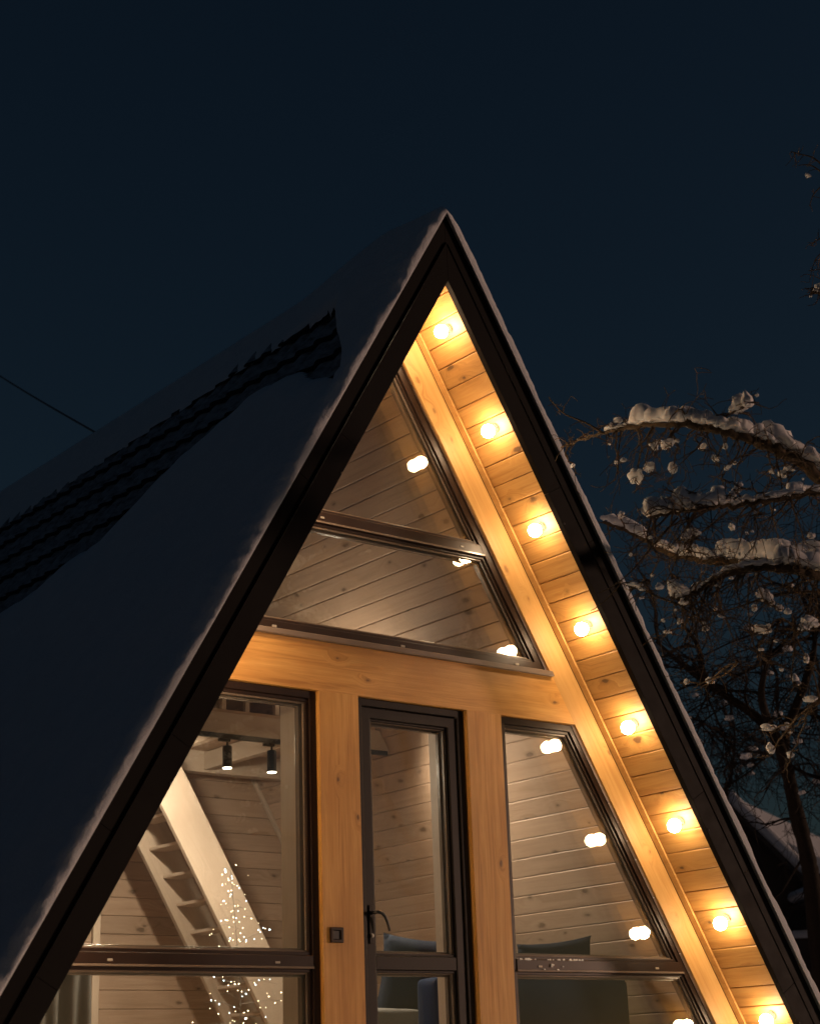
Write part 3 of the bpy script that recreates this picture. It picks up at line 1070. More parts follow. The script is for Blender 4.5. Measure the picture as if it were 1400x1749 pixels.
# ------------------------------------------------------------------ track light
track = empty('track_light', (0.2, YB - 0.11, 3.68))
tag(track, 'black ceiling track with two cylinder spotlights and added unseen ones, under the white tie beam inside', 'lamp')
box('track', (-1.25, YB - 0.135, 3.650), (1.42, YB - 0.101, 3.684), M['black'], track, 0.003)
HEAD = lathe_mesh('spot_head', [(0.033, 0.0), (0.034, 0.004), (0.034, 0.150), (0.030, 0.154)], M['black'], 20)
FACE = lathe_mesh('spot_lens', [(0.0315, -0.006), (0.0325, -0.003), (0.0325, -0.0005)], M['spot_face'], 20)
yt = YB - 0.118
def spot_light(x, up=False, k=1.0, aim=None):
    """a cylinder head hanging from the track, or an added unseen one turned up or aimed"""
    y = yt - (0.075 if up else 0.0)
    box('adapter', (x - 0.07, yt - 0.015, 3.628), (x + 0.02, yt + 0.015, 3.6495), M['black'], track, 0.003)
    if up:
        tube('stem', [(x, yt - 0.014, 3.638), (x, y, 3.638), (x, y, 3.662)], 0.008, M['black'], track, 8)
        mm = Matrix.Translation((x, y, 3.80)) @ Matrix.Rotation(math.pi, 4, 'X')
        lz = 3.84
    else:
        tube('stem', [(x, yt, 3.628), (x, yt, 3.598)], 0.008, M['black'], track, 8)
        mm = Matrix.Translation((x, yt, 3.444))
        lz = 3.40
    if aim is not None:
        mm = Matrix.Translation((x, yt, 3.60)) @ (-Vector(aim)).to_track_quat('Z', 'Y').to_matrix().to_4x4() @ Matrix.Translation((0, 0, -0.12))
        a_ = Vector(aim).normalized() * 0.16
        y, lz = yt + a_.y, 3.60 + a_.z
        x += a_.x
    link('spot_head', HEAD, track, mm)
    link('spot_lens', FACE, track, mm)
    ld = bpy.data.lights.new('spot', 'SPOT')
    ld.energy = SPOT_W * k; ld.color = (1.0, 0.80, 0.59); ld.spot_size = rad(160); ld.spot_blend = 0.9; ld.shadow_soft_size = 0.05
    lo = bpy.data.objects.new('spot_lamp', ld)
    COL.objects.link(lo)
    lo.parent = track
    lo.matrix_parent_inverse = Matrix.Translation(-Vector(track.location))
    lo.location = (x, y, lz)
    if up: lo.rotation_euler = (math.pi, 0, 0)
    if aim is not None:
        lo.rotation_euler = (-Vector(aim)).to_track_quat('Z', 'Y').to_euler()
        ld.spot_size = rad(150)
h1, h2 = at(388, 1290, yt).x, at(464, 1300, yt).x
for x, up, k, aim in ((h1, False, 0.6, None), (h2, False, 0.6, None), (at(562, 1300, yt).x, True, 0.5, None),  # after the first two, unseen heads added to brighten the room
                      (at(575, 1300, yt).x, False, 1.1, (0.40, -0.72, -0.55)), (at(548, 1300, yt).x, False, 0.7, (0.45, -0.45, -0.75)),
                      (at(215, 1280, yt).x, False, 0.9, (0.10, -0.80, -0.55)),
                      (at(296, 1290, yt).x, False, 1.3, (0.25, 0.75, -0.55))):
    spot_light(x, up, k, aim)

# ------------------------------------------------------------------ sofa and cushions
def soft_block(name, lo, hi, mat, parent, puff=0.02, cuts=13, M_=None):
    bm = bmesh.new()
    bmesh.ops.create_cube(bm, size=2.0)
    bmesh.ops.subdivide_edges(bm, edges=bm.edges[:], cuts=cuts, use_grid_fill=True)
    lo, hi = Vector(lo), Vector(hi)
    c = (lo + hi) / 2; h = (hi - lo) / 2
    for v in bm.verts:
        p = v.co.copy()
        q = Vector([x * (1 - 0.012 * (max(abs(p[(k + 1) % 3]), abs(p[(k + 2) % 3])) ** 6)) for k, x in enumerate(p)])
        bul = Vector([(1 - p[(k + 1) % 3] ** 2) * (1 - p[(k + 2) % 3] ** 2) for k in range(3)])
        q = Vector([q[k] * h[k] + (puff * bul[k] * (1 if p[k] > 0 else -1) if abs(p[k]) > 0.99 else 0) for k in range(3)])
        q += Vector((1, 1, 1)) * 0.004 * noise.noise(Vector(v.co) * 3 + c)
        v.co = q
    me = bm_mesh(bm, name, mat, True)
    mm = Matrix.Translation(c) if M_ is None else M_
    o = link(name, me, parent, mm)
    sub = o.modifiers.new('s', 'SUBSURF'); sub.levels = 1; sub.render_levels = 1
    return o

def cushion(name, c, sx, sz, th, rot, mat, label):
    V, F = [], []
    n = 14
    idx = {}
    for sgn in (1, -1):
        for j in range(n + 1):
            for i in range(n + 1):
                u, v = i / n * 2 - 1, j / n * 2 - 1
                edge = (1 - u ** 4) * (1 - v ** 4)
                if edge <= 1e-9 and sgn < 0:
                    idx[sgn, i, j] = idx[1, i, j]; continue
                pin = 1 - 0.10 * (1 - abs(u) ** 2) * abs(v) ** 3
                pin2 = 1 - 0.10 * (1 - abs(v) ** 2) * abs(u) ** 3
                y = sgn * th / 2 * max(edge, 0) ** 0.45 * (1 + 0.12 * noise.noise(Vector((u * 2, v * 2, c[0]))))
                idx[sgn, i, j] = len(V)
                V.append((u * sx / 2 * pin2, y, v * sz / 2 * pin))
        for j in range(n):
            for i in range(n):
                F.append((idx[sgn, i, j], idx[sgn, i + 1, j], idx[sgn, i + 1, j + 1], idx[sgn, i, j + 1]))
    me = data_mesh(name, V, F, mat, True)
    bm = bmesh.new(); bm.from_mesh(me); bmesh.ops.recalc_face_normals(bm, faces=bm.faces[:]); bm.to_mesh(me); bm.free()
    me.polygons.foreach_set('use_smooth', [True] * len(me.polygons))
    o = link(name, me, None, Matrix.Translation(Vector(c)) @ rot)
    tag(o, label, 'cushion')
    return o

sofa = empty('sofa', (1.6, 1.2, ZFLOOR))
tag(sofa, 'charcoal and grey sofa standing inside behind the right window', 'sofa')
YSO = 0.62
rr = at(1072, 1668, YSO)
ll = at(868, 1668, YSO)
soft_block('end_panel', (0.62, YSO, ZFLOOR + 0.06), (rr.x, YSO + 0.20, rr.z - 0.012), M['slate'], sofa, 0.01)
soft_block('seat', (0.66, YSO + 0.205, ZFLOOR + 0.10), (rr.x - 0.1, 2.3, ZFLOOR + 0.42), M['grey_fabric'], sofa, 0.02)
soft_block('back_rest', (rr.x - 0.25, YSO + 0.21, ZFLOOR + 0.44), (rr.x - 0.02, 2.3, ZFLOOR + 0.78), M['charcoal'], sofa, 0.02)
g1 = at(640, 1722, 1.35); 
soft_block('arm_rest', (g1.x - 0.10, 1.30, ZFLOOR + 0.08), (g1.x + 0.36, 2.20, g1.z - 0.008), M['grey_fabric'], sofa, 0.02)
soft_block('seat_cushion', (g1.x + 0.365, 1.27, ZFLOOR + 0.08), (g1.x + 0.78, 2.20, g1.z - 0.02), M['grey_fabric'], sofa, 0.02)
Rz = lambda d: Matrix.Rotation(rad(d), 4, 'Z')
Rx = lambda d: Matrix.Rotation(rad(d), 4, 'X')
Ry = lambda d: Matrix.Rotation(rad(d), 4, 'Y')
c1 = at(945, 1655, YSO + 0.36)
cushion('cushion', (c1.x, YSO + 0.36, c1.z - 0.02), 0.72, 0.44, 0.17, Ry(-6) @ Rx(14), M['charcoal'], 'charcoal cushion leaning on the sofa behind the right window')
c2 = at(718, 1660, 1.75)
cushion('cushion', (c2.x, 1.75, c2.z - 0.06), 0.66, 0.62, 0.18, Rz(-18) @ Ry(5) @ Rx(16), M['charcoal'], 'dark cushion on the sofa seen through the door glass')

# grey curtain at the left
cur = empty('curtain', (at(110, 1700, 2.6).x, 2.6, ZFLOOR))
tag(cur, 'grey curtain hanging at the bottom of the left window', 'curtain')
cl, cr = at(20, 1652, 2.6), at(152, 1655, 2.6)
V, F = [], []
nx = 60
for j in range(12):
    for i in range(nx + 1):
        u = i / nx; v = j / 11
        fold = 0.035 * math.sin(u * 30 + 1.2 * math.sin(v * 2)) * (0.5 + 0.5 * v) + 0.02 * math.sin(u * 11 + 1)
        V.append((cl.x + (cr.x - cl.x) * (u + 0.05 * v * math.sin(3 * v)), 2.6 + fold, cl.z + 0.03 - v * (cl.z - ZFLOOR)))
for j in range(11):
    for i in range(nx):
        a = j * (nx + 1) + i
        F.append((a, a + 1, a + nx + 2, a + nx + 1))
co = link('cloth', data_mesh('cloth', V, F, M['curtain'], True), cur)
so = co.modifiers.new('t', 'SOLIDIFY'); so.thickness = 0.004
tube('curtain_rod', [(cl.x - 0.05, 2.6, cl.z + 0.035), (cr.x + 0.03, 2.6, cr.z + 0.035)], 0.009, M['steel'], cur)

# ------------------------------------------------------------------ light tree
YL = 1.0
tp = at(392, 1462, YL)
base = Vector((tp.x + 0.07, YL, ZFLOOR))
lt = empty('light_tree', base)
tag(lt, 'wire tree of tiny sparkling lights standing in front of the white stair', 'decoration')
V, F = [], []
tube_geo(V, F, [base, base + Vector((0.01, 0, 0.7)), Vector(tp)], [0.003, 0.002, 0.001], 6)
leds = []
rnd = random.Random(11)
H_T = tp.z - base.z
arms = []
for i in range(46):
    f = (i + 0.5) / 46
    z = tp.z - 0.05 - f * (H_T - 0.25)
    L = 0.04 + 0.32 * min(1.0, max(0.0, f * 1.8 - 0.25)) ** 0.8
    a = i * 2.39996 + rnd.uniform(-.3, .3)
    L *= rnd.uniform(0.35, 1.2)
    p0 = Vector((tp.x + (base.x - tp.x) * min(1.0, f * 1.6), YL, z))
    d = Vector((math.cos(a), math.sin(a), rnd.uniform(-0.25, 0.35)))
    p1 = p0 + d * L * 0.5 + Vector((0, 0, 0.02)); p2 = p0 + d * L
    tube_geo(V, F, [p0, p1, p2], [0.0012, 0.001, 0.0008], 4)
    n = 3 + int(L * 12)
    for q in range(n):
        t = (q + 1) / n
        leds.append(p0 + d * L * t + Vector((rnd.gauss(0, .036), rnd.gauss(0, .036), rnd.gauss(0, .04))))
link('wire_stem', data_mesh('wire_stem', V, F, M['steel']), lt)
bmL = bmesh.new(); bmesh.ops.create_icosphere(bmL, subdivisions=1, radius=0.0028)
LEDW = bm_mesh(bmL, 'light_bulb', M['led_warm'])
bmL = bmesh.new(); bmesh.ops.create_icosphere(bmL, subdivisions=1, radius=0.0036)
LEDC = bm_mesh(bmL, 'light_bulb', M['led_cool'])
for i, p in enumerate(leds[:290]):
    link('light_bulb', LEDC if rnd.random() < 0.28 else LEDW, lt, Matrix.Translation(p) @ Matrix.Scale(rnd.uniform(0.45, 1.0), 4))

# ------------------------------------------------------------------ snowy apple tree in front
def smooth_path(pts, n):
    """Catmull-Rom through pts, n samples per span"""
    P = [pts[0]] + list(pts) + [pts[-1]]
    out = []
    for i in range(1, len(P) - 2):
        p0, p1, p2, p3 = P[i - 1], P[i], P[i + 1], P[i + 2]
        for k in range(n):
            t = k / n
            out.append(0.5 * ((2 * p1) + (p2 - p0) * t + (2 * p0 - 5 * p1 + 4 * p2 - p3) * t * t + (3 * p1 - p0 - 3 * p2 + p3) * t ** 3))
    out.append(P[-2])
    return out

def twig(V, F, p, d, L, r, rng, depth, ends, droop=0.25, kink=0.35, minr=0.0012, child=0.75, sides=4):
    n = max(3, int(L / 0.05))
    n = min(n, 12)
    pts, rs = [p.copy()], [r]
    d = d.normalized()
    for i in range(n):
        d = (d + Vector((rng.gauss(0, kink), rng.gauss(0, kink), rng.gauss(0, kink) - droop * 0.6)) * 0.5).normalized()
        p = p + d * (L / n)
        pts.append(p.copy())
        rs.append(max(minr, r * (1 - 0.75 * (i + 1) / n)))
        if depth > 0 and rng.random() < child:
            sd = (d + Vector((rng.gauss(0, 1), rng.gauss(0, 1), rng.gauss(0, 0.8))) * 0.9)
            twig(V, F, p.copy(), sd, L * rng.uniform(0.25, 0.6), rs[-1] * 0.7, rng, depth - 1, ends, droop, kink, minr, child, sides)
    tube_geo(V, F, pts, rs, sides, True)
    ends.append((p.copy(), d.copy()))
    return pts

def snow_clump_path(path, wfun, hfun, seed):
    """puffy snow lying along a branch"""
    V, F = [], []
    K = 14
    n = len(path)
    for i, p in enumerate(path):
        t = (path[min(i + 1, n - 1)] - path[max(i - 1, 0)]).normalized()
        side = t.cross(Vector((0, 0, 1)))
        if side.length < 1e-3: side = Vector((1, 0, 0))
        side.normalize()
        upv = Vector((0, 0, 1)) - t * t.z * 0.6
        f = i / (n - 1)
        endf = max(0.02, min(1, min(f, 1 - f) / 0.10)) ** 0.5
        wd, ht = wfun(f) * endf * 0.92, hfun(f) * endf * 0.86
        for k in range(K):
            a = 2 * math.pi * k / K
            x, y = math.cos(a), math.sin(a)
            q = p + side * (x * wd) + upv * (max(y, -0.25) * ht * 0.62 + ht * 0.30)
            nn = noise.noise(q * 5.5 + Vector((seed, 0, 0))) * 0.50 + noise.noise(q * 14.0 + Vector((0, seed, 0))) * 0.16
            q += (side * x + upv * y) * nn * min(wd, ht) * 1.1
            V.append(q)
    for i in range(n - 1):
        for k in range(K):
            j = (k + 1) % K
            F.append((i * K + k, i * K + j, (i + 1) * K + j, (i + 1) * K + k))
    F.append(tuple(range(K))[::-1]); F.append(tuple((n - 1) * K + k for k in range(K)))
    return V, F

def blob_mesh(seed, mat):
    bm = bmesh.new()
    bmesh.ops.create_icosphere(bm, subdivisions=4, radius=1.0)
    for v in bm.verts:
        q = v.co.copy()
        s_ = 1 + 0.42 * noise.noise(q * 1.3 + Vector((seed * 7.3, 0, 0))) + 0.14 * noise.noise(q * 2.9 + Vector((0, seed * 3.1, 0)))
        v.co = q * s_
        if v.co.z < -0.45: v.co.z = -0.45 + (v.co.z + 0.45) * 0.5
    return bm_mesh(bm, 'snow_clump', mat, True)
BLOBS = [blob_mesh(i, M['snow_fine']) for i in range(9)]

def fp(lst): return [far(u, v, d) for u, v, d in lst]

apple = empty('apple_tree', (2.7, -2.9, 0))
tag(apple, 'bare tree reaching in from the right with warm lit snow on its branches', 'tree')
rng = random.Random(5)
crotch = Vector((2.45, -2.75, 2.9))
tr = smooth_path([Vector((2.7, -2.9, -0.1)), Vector((2.66, -2.88, 0.8)), Vector((2.55, -2.80, 1.9)), crotch, Vector((2.5, -2.7, 3.9)), Vector((2.3, -2.75, 5.0))], 8)
V, F = [], []
tube_geo(V, F, tr, [0.16 - 0.10 * i / (len(tr) - 1) for i in range(len(tr))], 12)
link('trunk', data_mesh('trunk', V, F, M['bark'], True), apple)

B1 = [crotch + Vector((0, 0, 0.2))] + fp([(1490, 890, 10.4), (1400, 816, 10.1), (1345, 778, 10.0), (1290, 754, 9.9), (1240, 737, 9.8), (1195, 727, 9.8), (1150, 725, 9.8), (1085, 728, 10.0), (1030, 738, 10.2), (985, 753, 10.5), (957, 764, 10.7)])
B2 = [crotch + Vector((0, 0, 0.1))] + fp([(1500, 846, 9.8), (1400, 842, 9.4), (1330, 853, 9.2), (1260, 862, 9.1), (1200, 869, 9.0), (1150, 876, 9.0), (1112, 884, 9.0)])
B3 = [crotch + Vector((0, 0, -0.1))] + fp([(1490, 985, 11.2), (1400, 970, 11.1), (1330, 963, 11.0), (1260, 962, 11.0), (1200, 957, 11.0), (1140, 945, 11.2), (1085, 912, 11.4), (1030, 893, 11.6)])
B4 = [crotch + Vector((0, 0, -0.3))] + fp([(1490, 1015, 9.5), (1400, 988, 9.2), (1350, 973, 9.1), (1300, 968, 9.1), (1250, 978, 9.0), (1205, 1000, 9.0), (1175, 1019, 8.9), (1152, 1030, 8.9)])
B5 = [Vector((2.3, -2.75, 5.0))] + fp([(1520, 420, 10.2), (1450, 330, 10.0), (1412, 290, 9.9)])
boughs = [(B1, 0.050, 0.003), (B2, 0.024, 0.006), (B3, 0.045, 0.010), (B4, 0.036, 0.010), (B5, 0.03, 0.008)]
TV, TF, ENDS = [], [], []
def pcol(p):
    d = p - CAM
    return 700 + FPX * d.dot(_r2) / d.dot(_fw)
def prow(p):
    d = p - CAM
    return 874.5 - FPX * d.dot(_u2) / d.dot(_fw)
def safe_twig(p, d, L, r, depth, droop, kink, minr, child):
    """grow a twig, but not one that would poke into the cabin verge"""
    nv, nf, ne = len(TV), len(TF), len(ENDS)
    twig(TV, TF, p, d, L, r, rng, depth, ENDS, droop, kink, minr, child)
    for q in TV[nv::3]:
        if pcol(q) < 800 + (prow(q) - 478) * 0.474:
            del TV[nv:], TF[nf:], ENDS[ne:]
            return
paths = []
for pts, r0, r1 in boughs:
    path = smooth_path(pts, 9)
    for i in range(1, len(path) - 1):
        path[i] = path[i] + Vector((rng.gauss(0, .006), rng.gauss(0, .006), rng.gauss(0, .006)))
    V, F = [], []
    n = len(path)
    tube_geo(V, F, path, [(r0 + (r1 - r0) * (i / (n - 1)) ** 0.8) * rng.uniform(0.88, 1.12) for i in range(n)], 9)
    link('bough', data_mesh('bough', V, F, M['bark'], True), apple)
    paths.append(path)
    dens = 0.95 if pts is not B5 else 0.3
    for i in range(12 if pts is not B5 else 24, n):
        for rep in range(2):
            if rng.random() > dens * 0.46: continue
            f = i / n
            d = Vector((rng.gauss(0, 0.7), rng.gauss(0, 0.7), rng.gauss(-0.35, 0.6)))
            t = (path[min(i + 1, n - 1)] - path[i - 1]).normalized()
            LT = 1.0 if pcol(path[i]) > 1060 else 0.35
            if d.x < 0: d.x *= 0.5
            safe_twig(path[i], d + t * 0.6, LT * rng.uniform(0.12, 0.46), rng.uniform(0.004, 0.007), 2, 0.24, 0.40, 0.0018, 0.5)
# long drawn twigs seen in front of the verge
long_pts = []
for lst, r in (([(1157, 884, 9.0), (1132, 912, 8.95), (1110, 938, 8.9), (1090, 962, 8.85), (1071, 982, 8.8), (1045, 1002, 8.8), (1021, 1014, 8.8)], 0.007),
               ([(1243, 873, 9.05), (1220, 892, 9.0), (1196, 911, 9.0), (1180, 925, 9.0), (1172, 955, 8.95), (1156, 985, 8.9)], 0.006),
               ([(1152, 1030, 8.9), (1120, 1018, 8.9), (1090, 1002, 8.85), (1064, 996, 8.8), (1040, 1020, 8.8), (1022, 1035, 8.8), (1008, 1044, 8.8)], 0.007),
               ([(1110, 938, 8.9), (1100, 910, 8.9), (1093, 880, 8.9), (1084, 858, 8.95)], 0.004),
               ([(1400, 1010, 9.2), (1330, 1015, 9.1), (1280, 1030, 9.0), (1230, 1045, 9.0), (1190, 1040, 9.0)], 0.008),
               ([(1280, 985, 9.0), (1277, 1030, 9.0), (1284, 1090, 9.0), (1297, 1128, 9.0), (1290, 1138, 9.0), (1260, 1132, 9.0)], 0.005),
               ([(1180, 1022, 8.9), (1186, 1060, 8.9), (1192, 1092, 8.9), (1205, 1104, 8.9)], 0.005),
               ([(1355, 1055, 9.0), (1356, 1110, 9.0), (1352, 1160, 9.0), (1370, 1170, 9.0), (1396, 1172, 9.0)], 0.005),
               ([(1400, 1195, 9.1), (1385, 1140, 9.1), (1362, 1095, 9.1), (1350, 1040, 9.1)], 0.006),
               ([(1030, 740, 10.2), (1000, 722, 10.2), (966, 708, 10.2), (948, 692, 10.2), (937, 678, 10.2)], 0.007),
               ([(1412, 290, 9.9), (1390, 270, 9.9), (1368, 263, 9.9), (1350, 258, 9.9)], 0.006),
               ([(1410, 300, 9.9), (1385, 282, 9.9), (1362, 282, 9.9)], 0.005),
               ([(1412, 310, 9.9), (1390, 330, 9.9), (1382, 352, 9.9)], 0.005),
               ([(1420, 400, 9.9), (1398, 408, 9.9), (1386, 418, 9.9)], 0.005),
               ([(1425, 420, 9.9), (1400, 434, 9.9), (1390, 446, 9.9)], 0.006),
               ([(1430, 470, 9.9), (1400, 490, 9.9), (1382, 503, 9.9)], 0.006),
               ([(1430, 455, 9.9), (1400, 460, 9.9), (1380, 462, 9.9)], 0.004)):
    path = smooth_path(fp(lst), 5)
    n = len(path)
    long_pts += path
    tube_geo(TV, TF, path, [max(0.0016, r * (1 - 0.7 * i / n)) * rng.uniform(0.85, 1.15) for i in range(n)], 5)
    for i in range(3, n):
        if rng.random() < 0.42:
            d = Vector((rng.gauss(0, 0.8), rng.gauss(0, 0.8), rng.gauss(-0.1, 0.7)))
            safe_twig(path[i], d, rng.uniform(0.04, 0.16), r * 0.5, 1, 0.1, 0.5, 0.0016, 0.4)

# snow lying along the boughs (span given as fractions of the path)
def lay(path, f0, f1, w0, h0, seed, lump=0.5, freq=3.0, yoff=0.0):
    n = len(path)
    a, b = f0 * (n - 1), f1 * (n - 1)
    m = max(16, int(abs(b - a) * 7))
    pts = []
    for i in range(m + 1):
        t = a + (b - a) * i / m
        k = min(n - 2, int(t))
        pts.append(path[k].lerp(path[k + 1], t - k) + Vector((0, 0, 0.01 + yoff)))
    lf = lambda f: 1 + 0.7 * lump * noise.noise(Vector((f * freq * 3, seed * 1.7, 0.5)))
    Vs, Fs = snow_clump_path(pts, lambda f: w0 * lf(f), lambda f: h0 * lf(f + 0.13), seed)
    link('snow_clump', data_mesh('snow_clump', Vs, Fs, M['snow_fine'], True), apple)
p1, p2, p3, p4 = paths[0], paths[1], paths[2], paths[3]
def frac(path, u):
    # nearest path fraction to a photo column
    best, bi = 1e9, 0
    for i, p in enumerate(path):
        d = p - CAM
        x = 700 + FPX * d.dot(_r2) / d.dot(_fw)
        if abs(x - u) < best: best, bi = abs(x - u), i
    return bi / (len(path) - 1)
lay(p1, frac(p1, 1440), frac(p1, 1330), 0.075, 0.16, 1, 0.25)
lay(p1, frac(p1, 1335), frac(p1, 1308), 0.085, 0.19, 2, 0.4, 2)
lay(p1, frac(p1, 1312), frac(p1, 1238), 0.075, 0.13, 3, 0.5, 4)
lay(p1, frac(p1, 1245), frac(p1, 1205), 0.060, 0.10, 4, 0.5)
lay(p1, frac(p1, 1212), frac(p1, 1160), 0.060, 0.11, 5, 0.5, 3)
lay(p1, frac(p1, 1158), frac(p1, 1080), 0.060, 0.135, 6, 0.35, 2)
lay(p1, frac(p1, 1440), frac(p1, 1085), 0.052, 0.075, 61, 0.3, 5)
lay(p2, frac(p2, 1440), frac(p2, 1115), 0.030, 0.036, 62, 0.3, 6)
lay(p1, frac(p1, 1072), frac(p1, 1035), 0.022, 0.03, 7, 0.5)
lay(p2, frac(p2, 1440), frac(p2, 1345), 0.035, 0.050, 8, 0.5, 3)
lay(p2, frac(p2, 1372), frac(p2, 1345), 0.038, 0.095, 81, 0.4, 2)
lay(p2, frac(p2, 1345), frac(p2, 1240), 0.030, 0.036, 9, 0.6, 4)
lay(p2, frac(p2, 1238), frac(p2, 1174), 0.060, 0.125, 10, 0.4, 2)
lay(p2, frac(p2, 1178), frac(p2, 1148), 0.058, 0.15, 11, 0.4, 2)
lay(p2, frac(p2, 1152), frac(p2, 1112), 0.050, 0.10, 12, 0.5, 4)
lay(p3, frac(p3, 1440), frac(p3, 1220), 0.09, 0.19, 13, 0.3, 3)
lay(p3, frac(p3, 1225), frac(p3, 1120), 0.07, 0.11, 14, 0.4, 3)
lay(p3, frac(p3, 1105), frac(p3, 1030), 0.06, 0.10, 15, 0.6, 3)
lay(p4, frac(p4, 1440), frac(p4, 1322), 0.085, 0.16, 16, 0.25, 3)
lay(p4, frac(p4, 1330), frac(p4, 1180), 0.034, 0.036, 17, 0.5, 5)
# clumps caught in forks and on twigs: photo place, distance, half sizes in photo pixels
spots = [(1262, 690, 9.8, 17, 26), (1276, 684, 9.75, 14, 22), (1255, 700, 9.85, 15, 14), (1172, 917, 8.95, 13, 11), (1184, 908, 8.95, 14, 9), (1164, 935, 8.95, 6, 9),
         (1085, 813, 9.9, 20, 12), (1108, 798, 9.9, 13, 14), (1140, 758, 9.7, 14, 12), (1148, 800, 9.9, 10, 18), (1200, 763, 9.9, 11, 8), (1222, 783, 9.9, 9, 10),
         (1118, 763, 9.9, 8, 12), (1258, 837, 9.05, 12, 9), (1250, 846, 9.05, 8, 10), (1262, 828, 9.05, 7, 7), (1158, 1010, 8.88, 22, 15), (1148, 1000, 8.9, 10, 14), (1166, 1028, 8.88, 12, 10),
         (1084, 999, 8.82, 13, 6), (1096, 1006, 8.82, 8, 5), (1310, 1020, 9.05, 12, 18), (1318, 1030, 9.05, 7, 12), (1382, 1062, 9.0, 17, 15), (1372, 1072, 9.0, 12, 10),
         (1300, 1075, 9.2, 18, 9), (1358, 1160, 9.0, 8, 13), (1383, 1195, 9.05, 15, 9), (1377, 1126, 9.05, 7, 13), (1212, 1163, 9.6, 8, 10), (1312, 1243, 9.6, 14, 9), (1316, 1280, 9.6, 10, 14),
         (1350, 1290, 9.6, 6, 9), (1172, 1165, 9.4, 5, 8), (1140, 1080, 9.1, 9, 5), (1055, 718, 10.2, 8, 9), (1074, 722, 10.2, 8, 9), (978, 795, 10.5, 7, 5), (1052, 790, 10, 6, 5),
         (1350, 1250, 9.4, 4, 5), (1325, 1095, 9.1, 6, 5), (1300, 1110, 9.1, 5, 4), (1400, 490, 9.85, 8, 9), (1392, 496, 9.85, 5, 6), (1335, 810, 10, 10, 8), (1346, 800, 10, 9, 8), (1318, 805, 9.9, 7, 6),
         (1170, 850, 9.0, 7, 8), (1192, 845, 9.0, 9, 8), (1290, 877, 9.1, 4, 7), (1240, 800, 9.8, 5, 7), (1060, 880, 11.3, 10, 8), (1225, 1000, 9.0, 7, 5), (1350, 1000, 9.1, 8, 5)]
allp = [p for path in paths for p in path[10:]] + long_pts
for i, (u, v, d, hw, hh) in enumerate(spots):
    c = far(u, v, d)
    # the twig that carries it
    near_p = min(allp, key=lambda q: (q - c).length + (0.6 if q.z < c.z - 0.05 else 0.0))
    foot = c - Vector((0, 0, hh / FPX * d * 0.35))
    if (near_p - c).length < 1.2:
        mid = near_p.lerp(foot, 0.5) + Vector((rng.gauss(0, .03), rng.gauss(0, .03), rng.gauss(0, .03)))
        past = foot + (foot - mid).normalized() * rng.uniform(0.03, 0.12) + Vector((rng.gauss(0, .02), rng.gauss(0, .02), rng.gauss(0, .02)))
        pth = smooth_path([near_p, mid, foot, past], 5)
        pth = [q + Vector((rng.gauss(0, .006), rng.gauss(0, .006), rng.gauss(0, .006))) for q in pth]
        tube_geo(TV, TF, pth, [0.0065 * (1 - 0.6 * k / len(pth)) for k in range(len(pth))], 5)
        for q in pth[4:]:
            if rng.random() < 0.5:
                safe_twig(q, Vector((rng.gauss(0, 1), rng.gauss(0, 1), rng.gauss(0, 0.8))), rng.uniform(0.04, 0.14), 0.004, 1, 0.1, 0.5, 0.0018, 0.5)
    sx = hw / FPX * d * 0.85; sz = hh / FPX * d * 0.80
    mm = Matrix.Translation(c) @ Rz(rng.uniform(0, 360)) @ Ry(rng.uniform(-18, 18)) @ Matrix.Diagonal((sx * 1.1, sx * rng.uniform(0.6, 0.9), sz * 0.85, 1))
    link('snow_clump', BLOBS[i % 9], apple, mm)
rng2 = random.Random(3)
tw = link('twigs', data_mesh('twigs', TV, TF, M['bark']), apple)
tw['kind'] = 'stuff'
cand = [e for e in ENDS if rng2.random() < 0.025]
for i, (p, d) in enumerate(cand[:150]):
    s_ = rng2.uniform(0.006, 0.018)
    mm = Matrix.Translation(p) @ Rz(rng2.uniform(0, 360)) @ Ry(rng2.uniform(-35, 35)) @ Matrix.Diagonal((s_ * rng2.uniform(0.7, 1.6), s_, s_ * rng2.uniform(0.6, 1.3), 1))
    link('snow_clump', BLOBS[i % 9], apple, mm)

# ------------------------------------------------------------------ dark tree behind
def dark_tree(name, label, mains, seed, ntw, trunk_r, extra=()):
    rng = random.Random(seed)
    root = empty(name, (mains[0][0].x, mains[0][0].y, 0))
    tag(root, label, 'tree', 'dark trees beside the neighbouring house')
    TV, TF, E_ = [], [], []
    for mi, pts in enumerate(mains):
        path = smooth_path(pts, 7)
        n = len(path)
        r0 = trunk_r * (1 if mi == 0 else 0.5)
        V, F = [], []
        tube_geo(V, F, path, [max(0.012, r0 * (1 - 0.85 * (i / (n - 1)))) * rng.uniform(0.92, 1.08) for i in range(n)], 9)
        link('trunk' if mi == 0 else 'limb', data_mesh('limb', V, F, M['bark_dark'], True), root)
        for k in range(ntw):
            i = rng.randint(n // 3 if mi == 0 else 2, n - 1)
            d = Vector((rng.gauss(0, 0.8), rng.gauss(0, 0.6), rng.gauss(0.15, 0.7)))
            twig(TV, TF, path[i], d, rng.uniform(0.6, 1.7), rng.uniform(0.010, 0.022), rng, 2, E_, 0.12, 0.36, 0.0035, 0.62, 3)
    t_ = link('twigs', data_mesh('twigs', TV, TF, M['bark_dark']), root)
    t_['kind'] = 'stuff'
    rs = random.Random(seed + 1)
    for i, (p, d) in enumerate([e for e in E_ if rs.random() < 0.02][:40]):
        s_ = rs.uniform(0.02, 0.05)
        link('snow_clump', BLOBS[i % 9], root, Matrix.Translation(p) @ Matrix.Diagonal((s_, s_, s_ * 0.7, 1)))
    return root
DD = 17.0
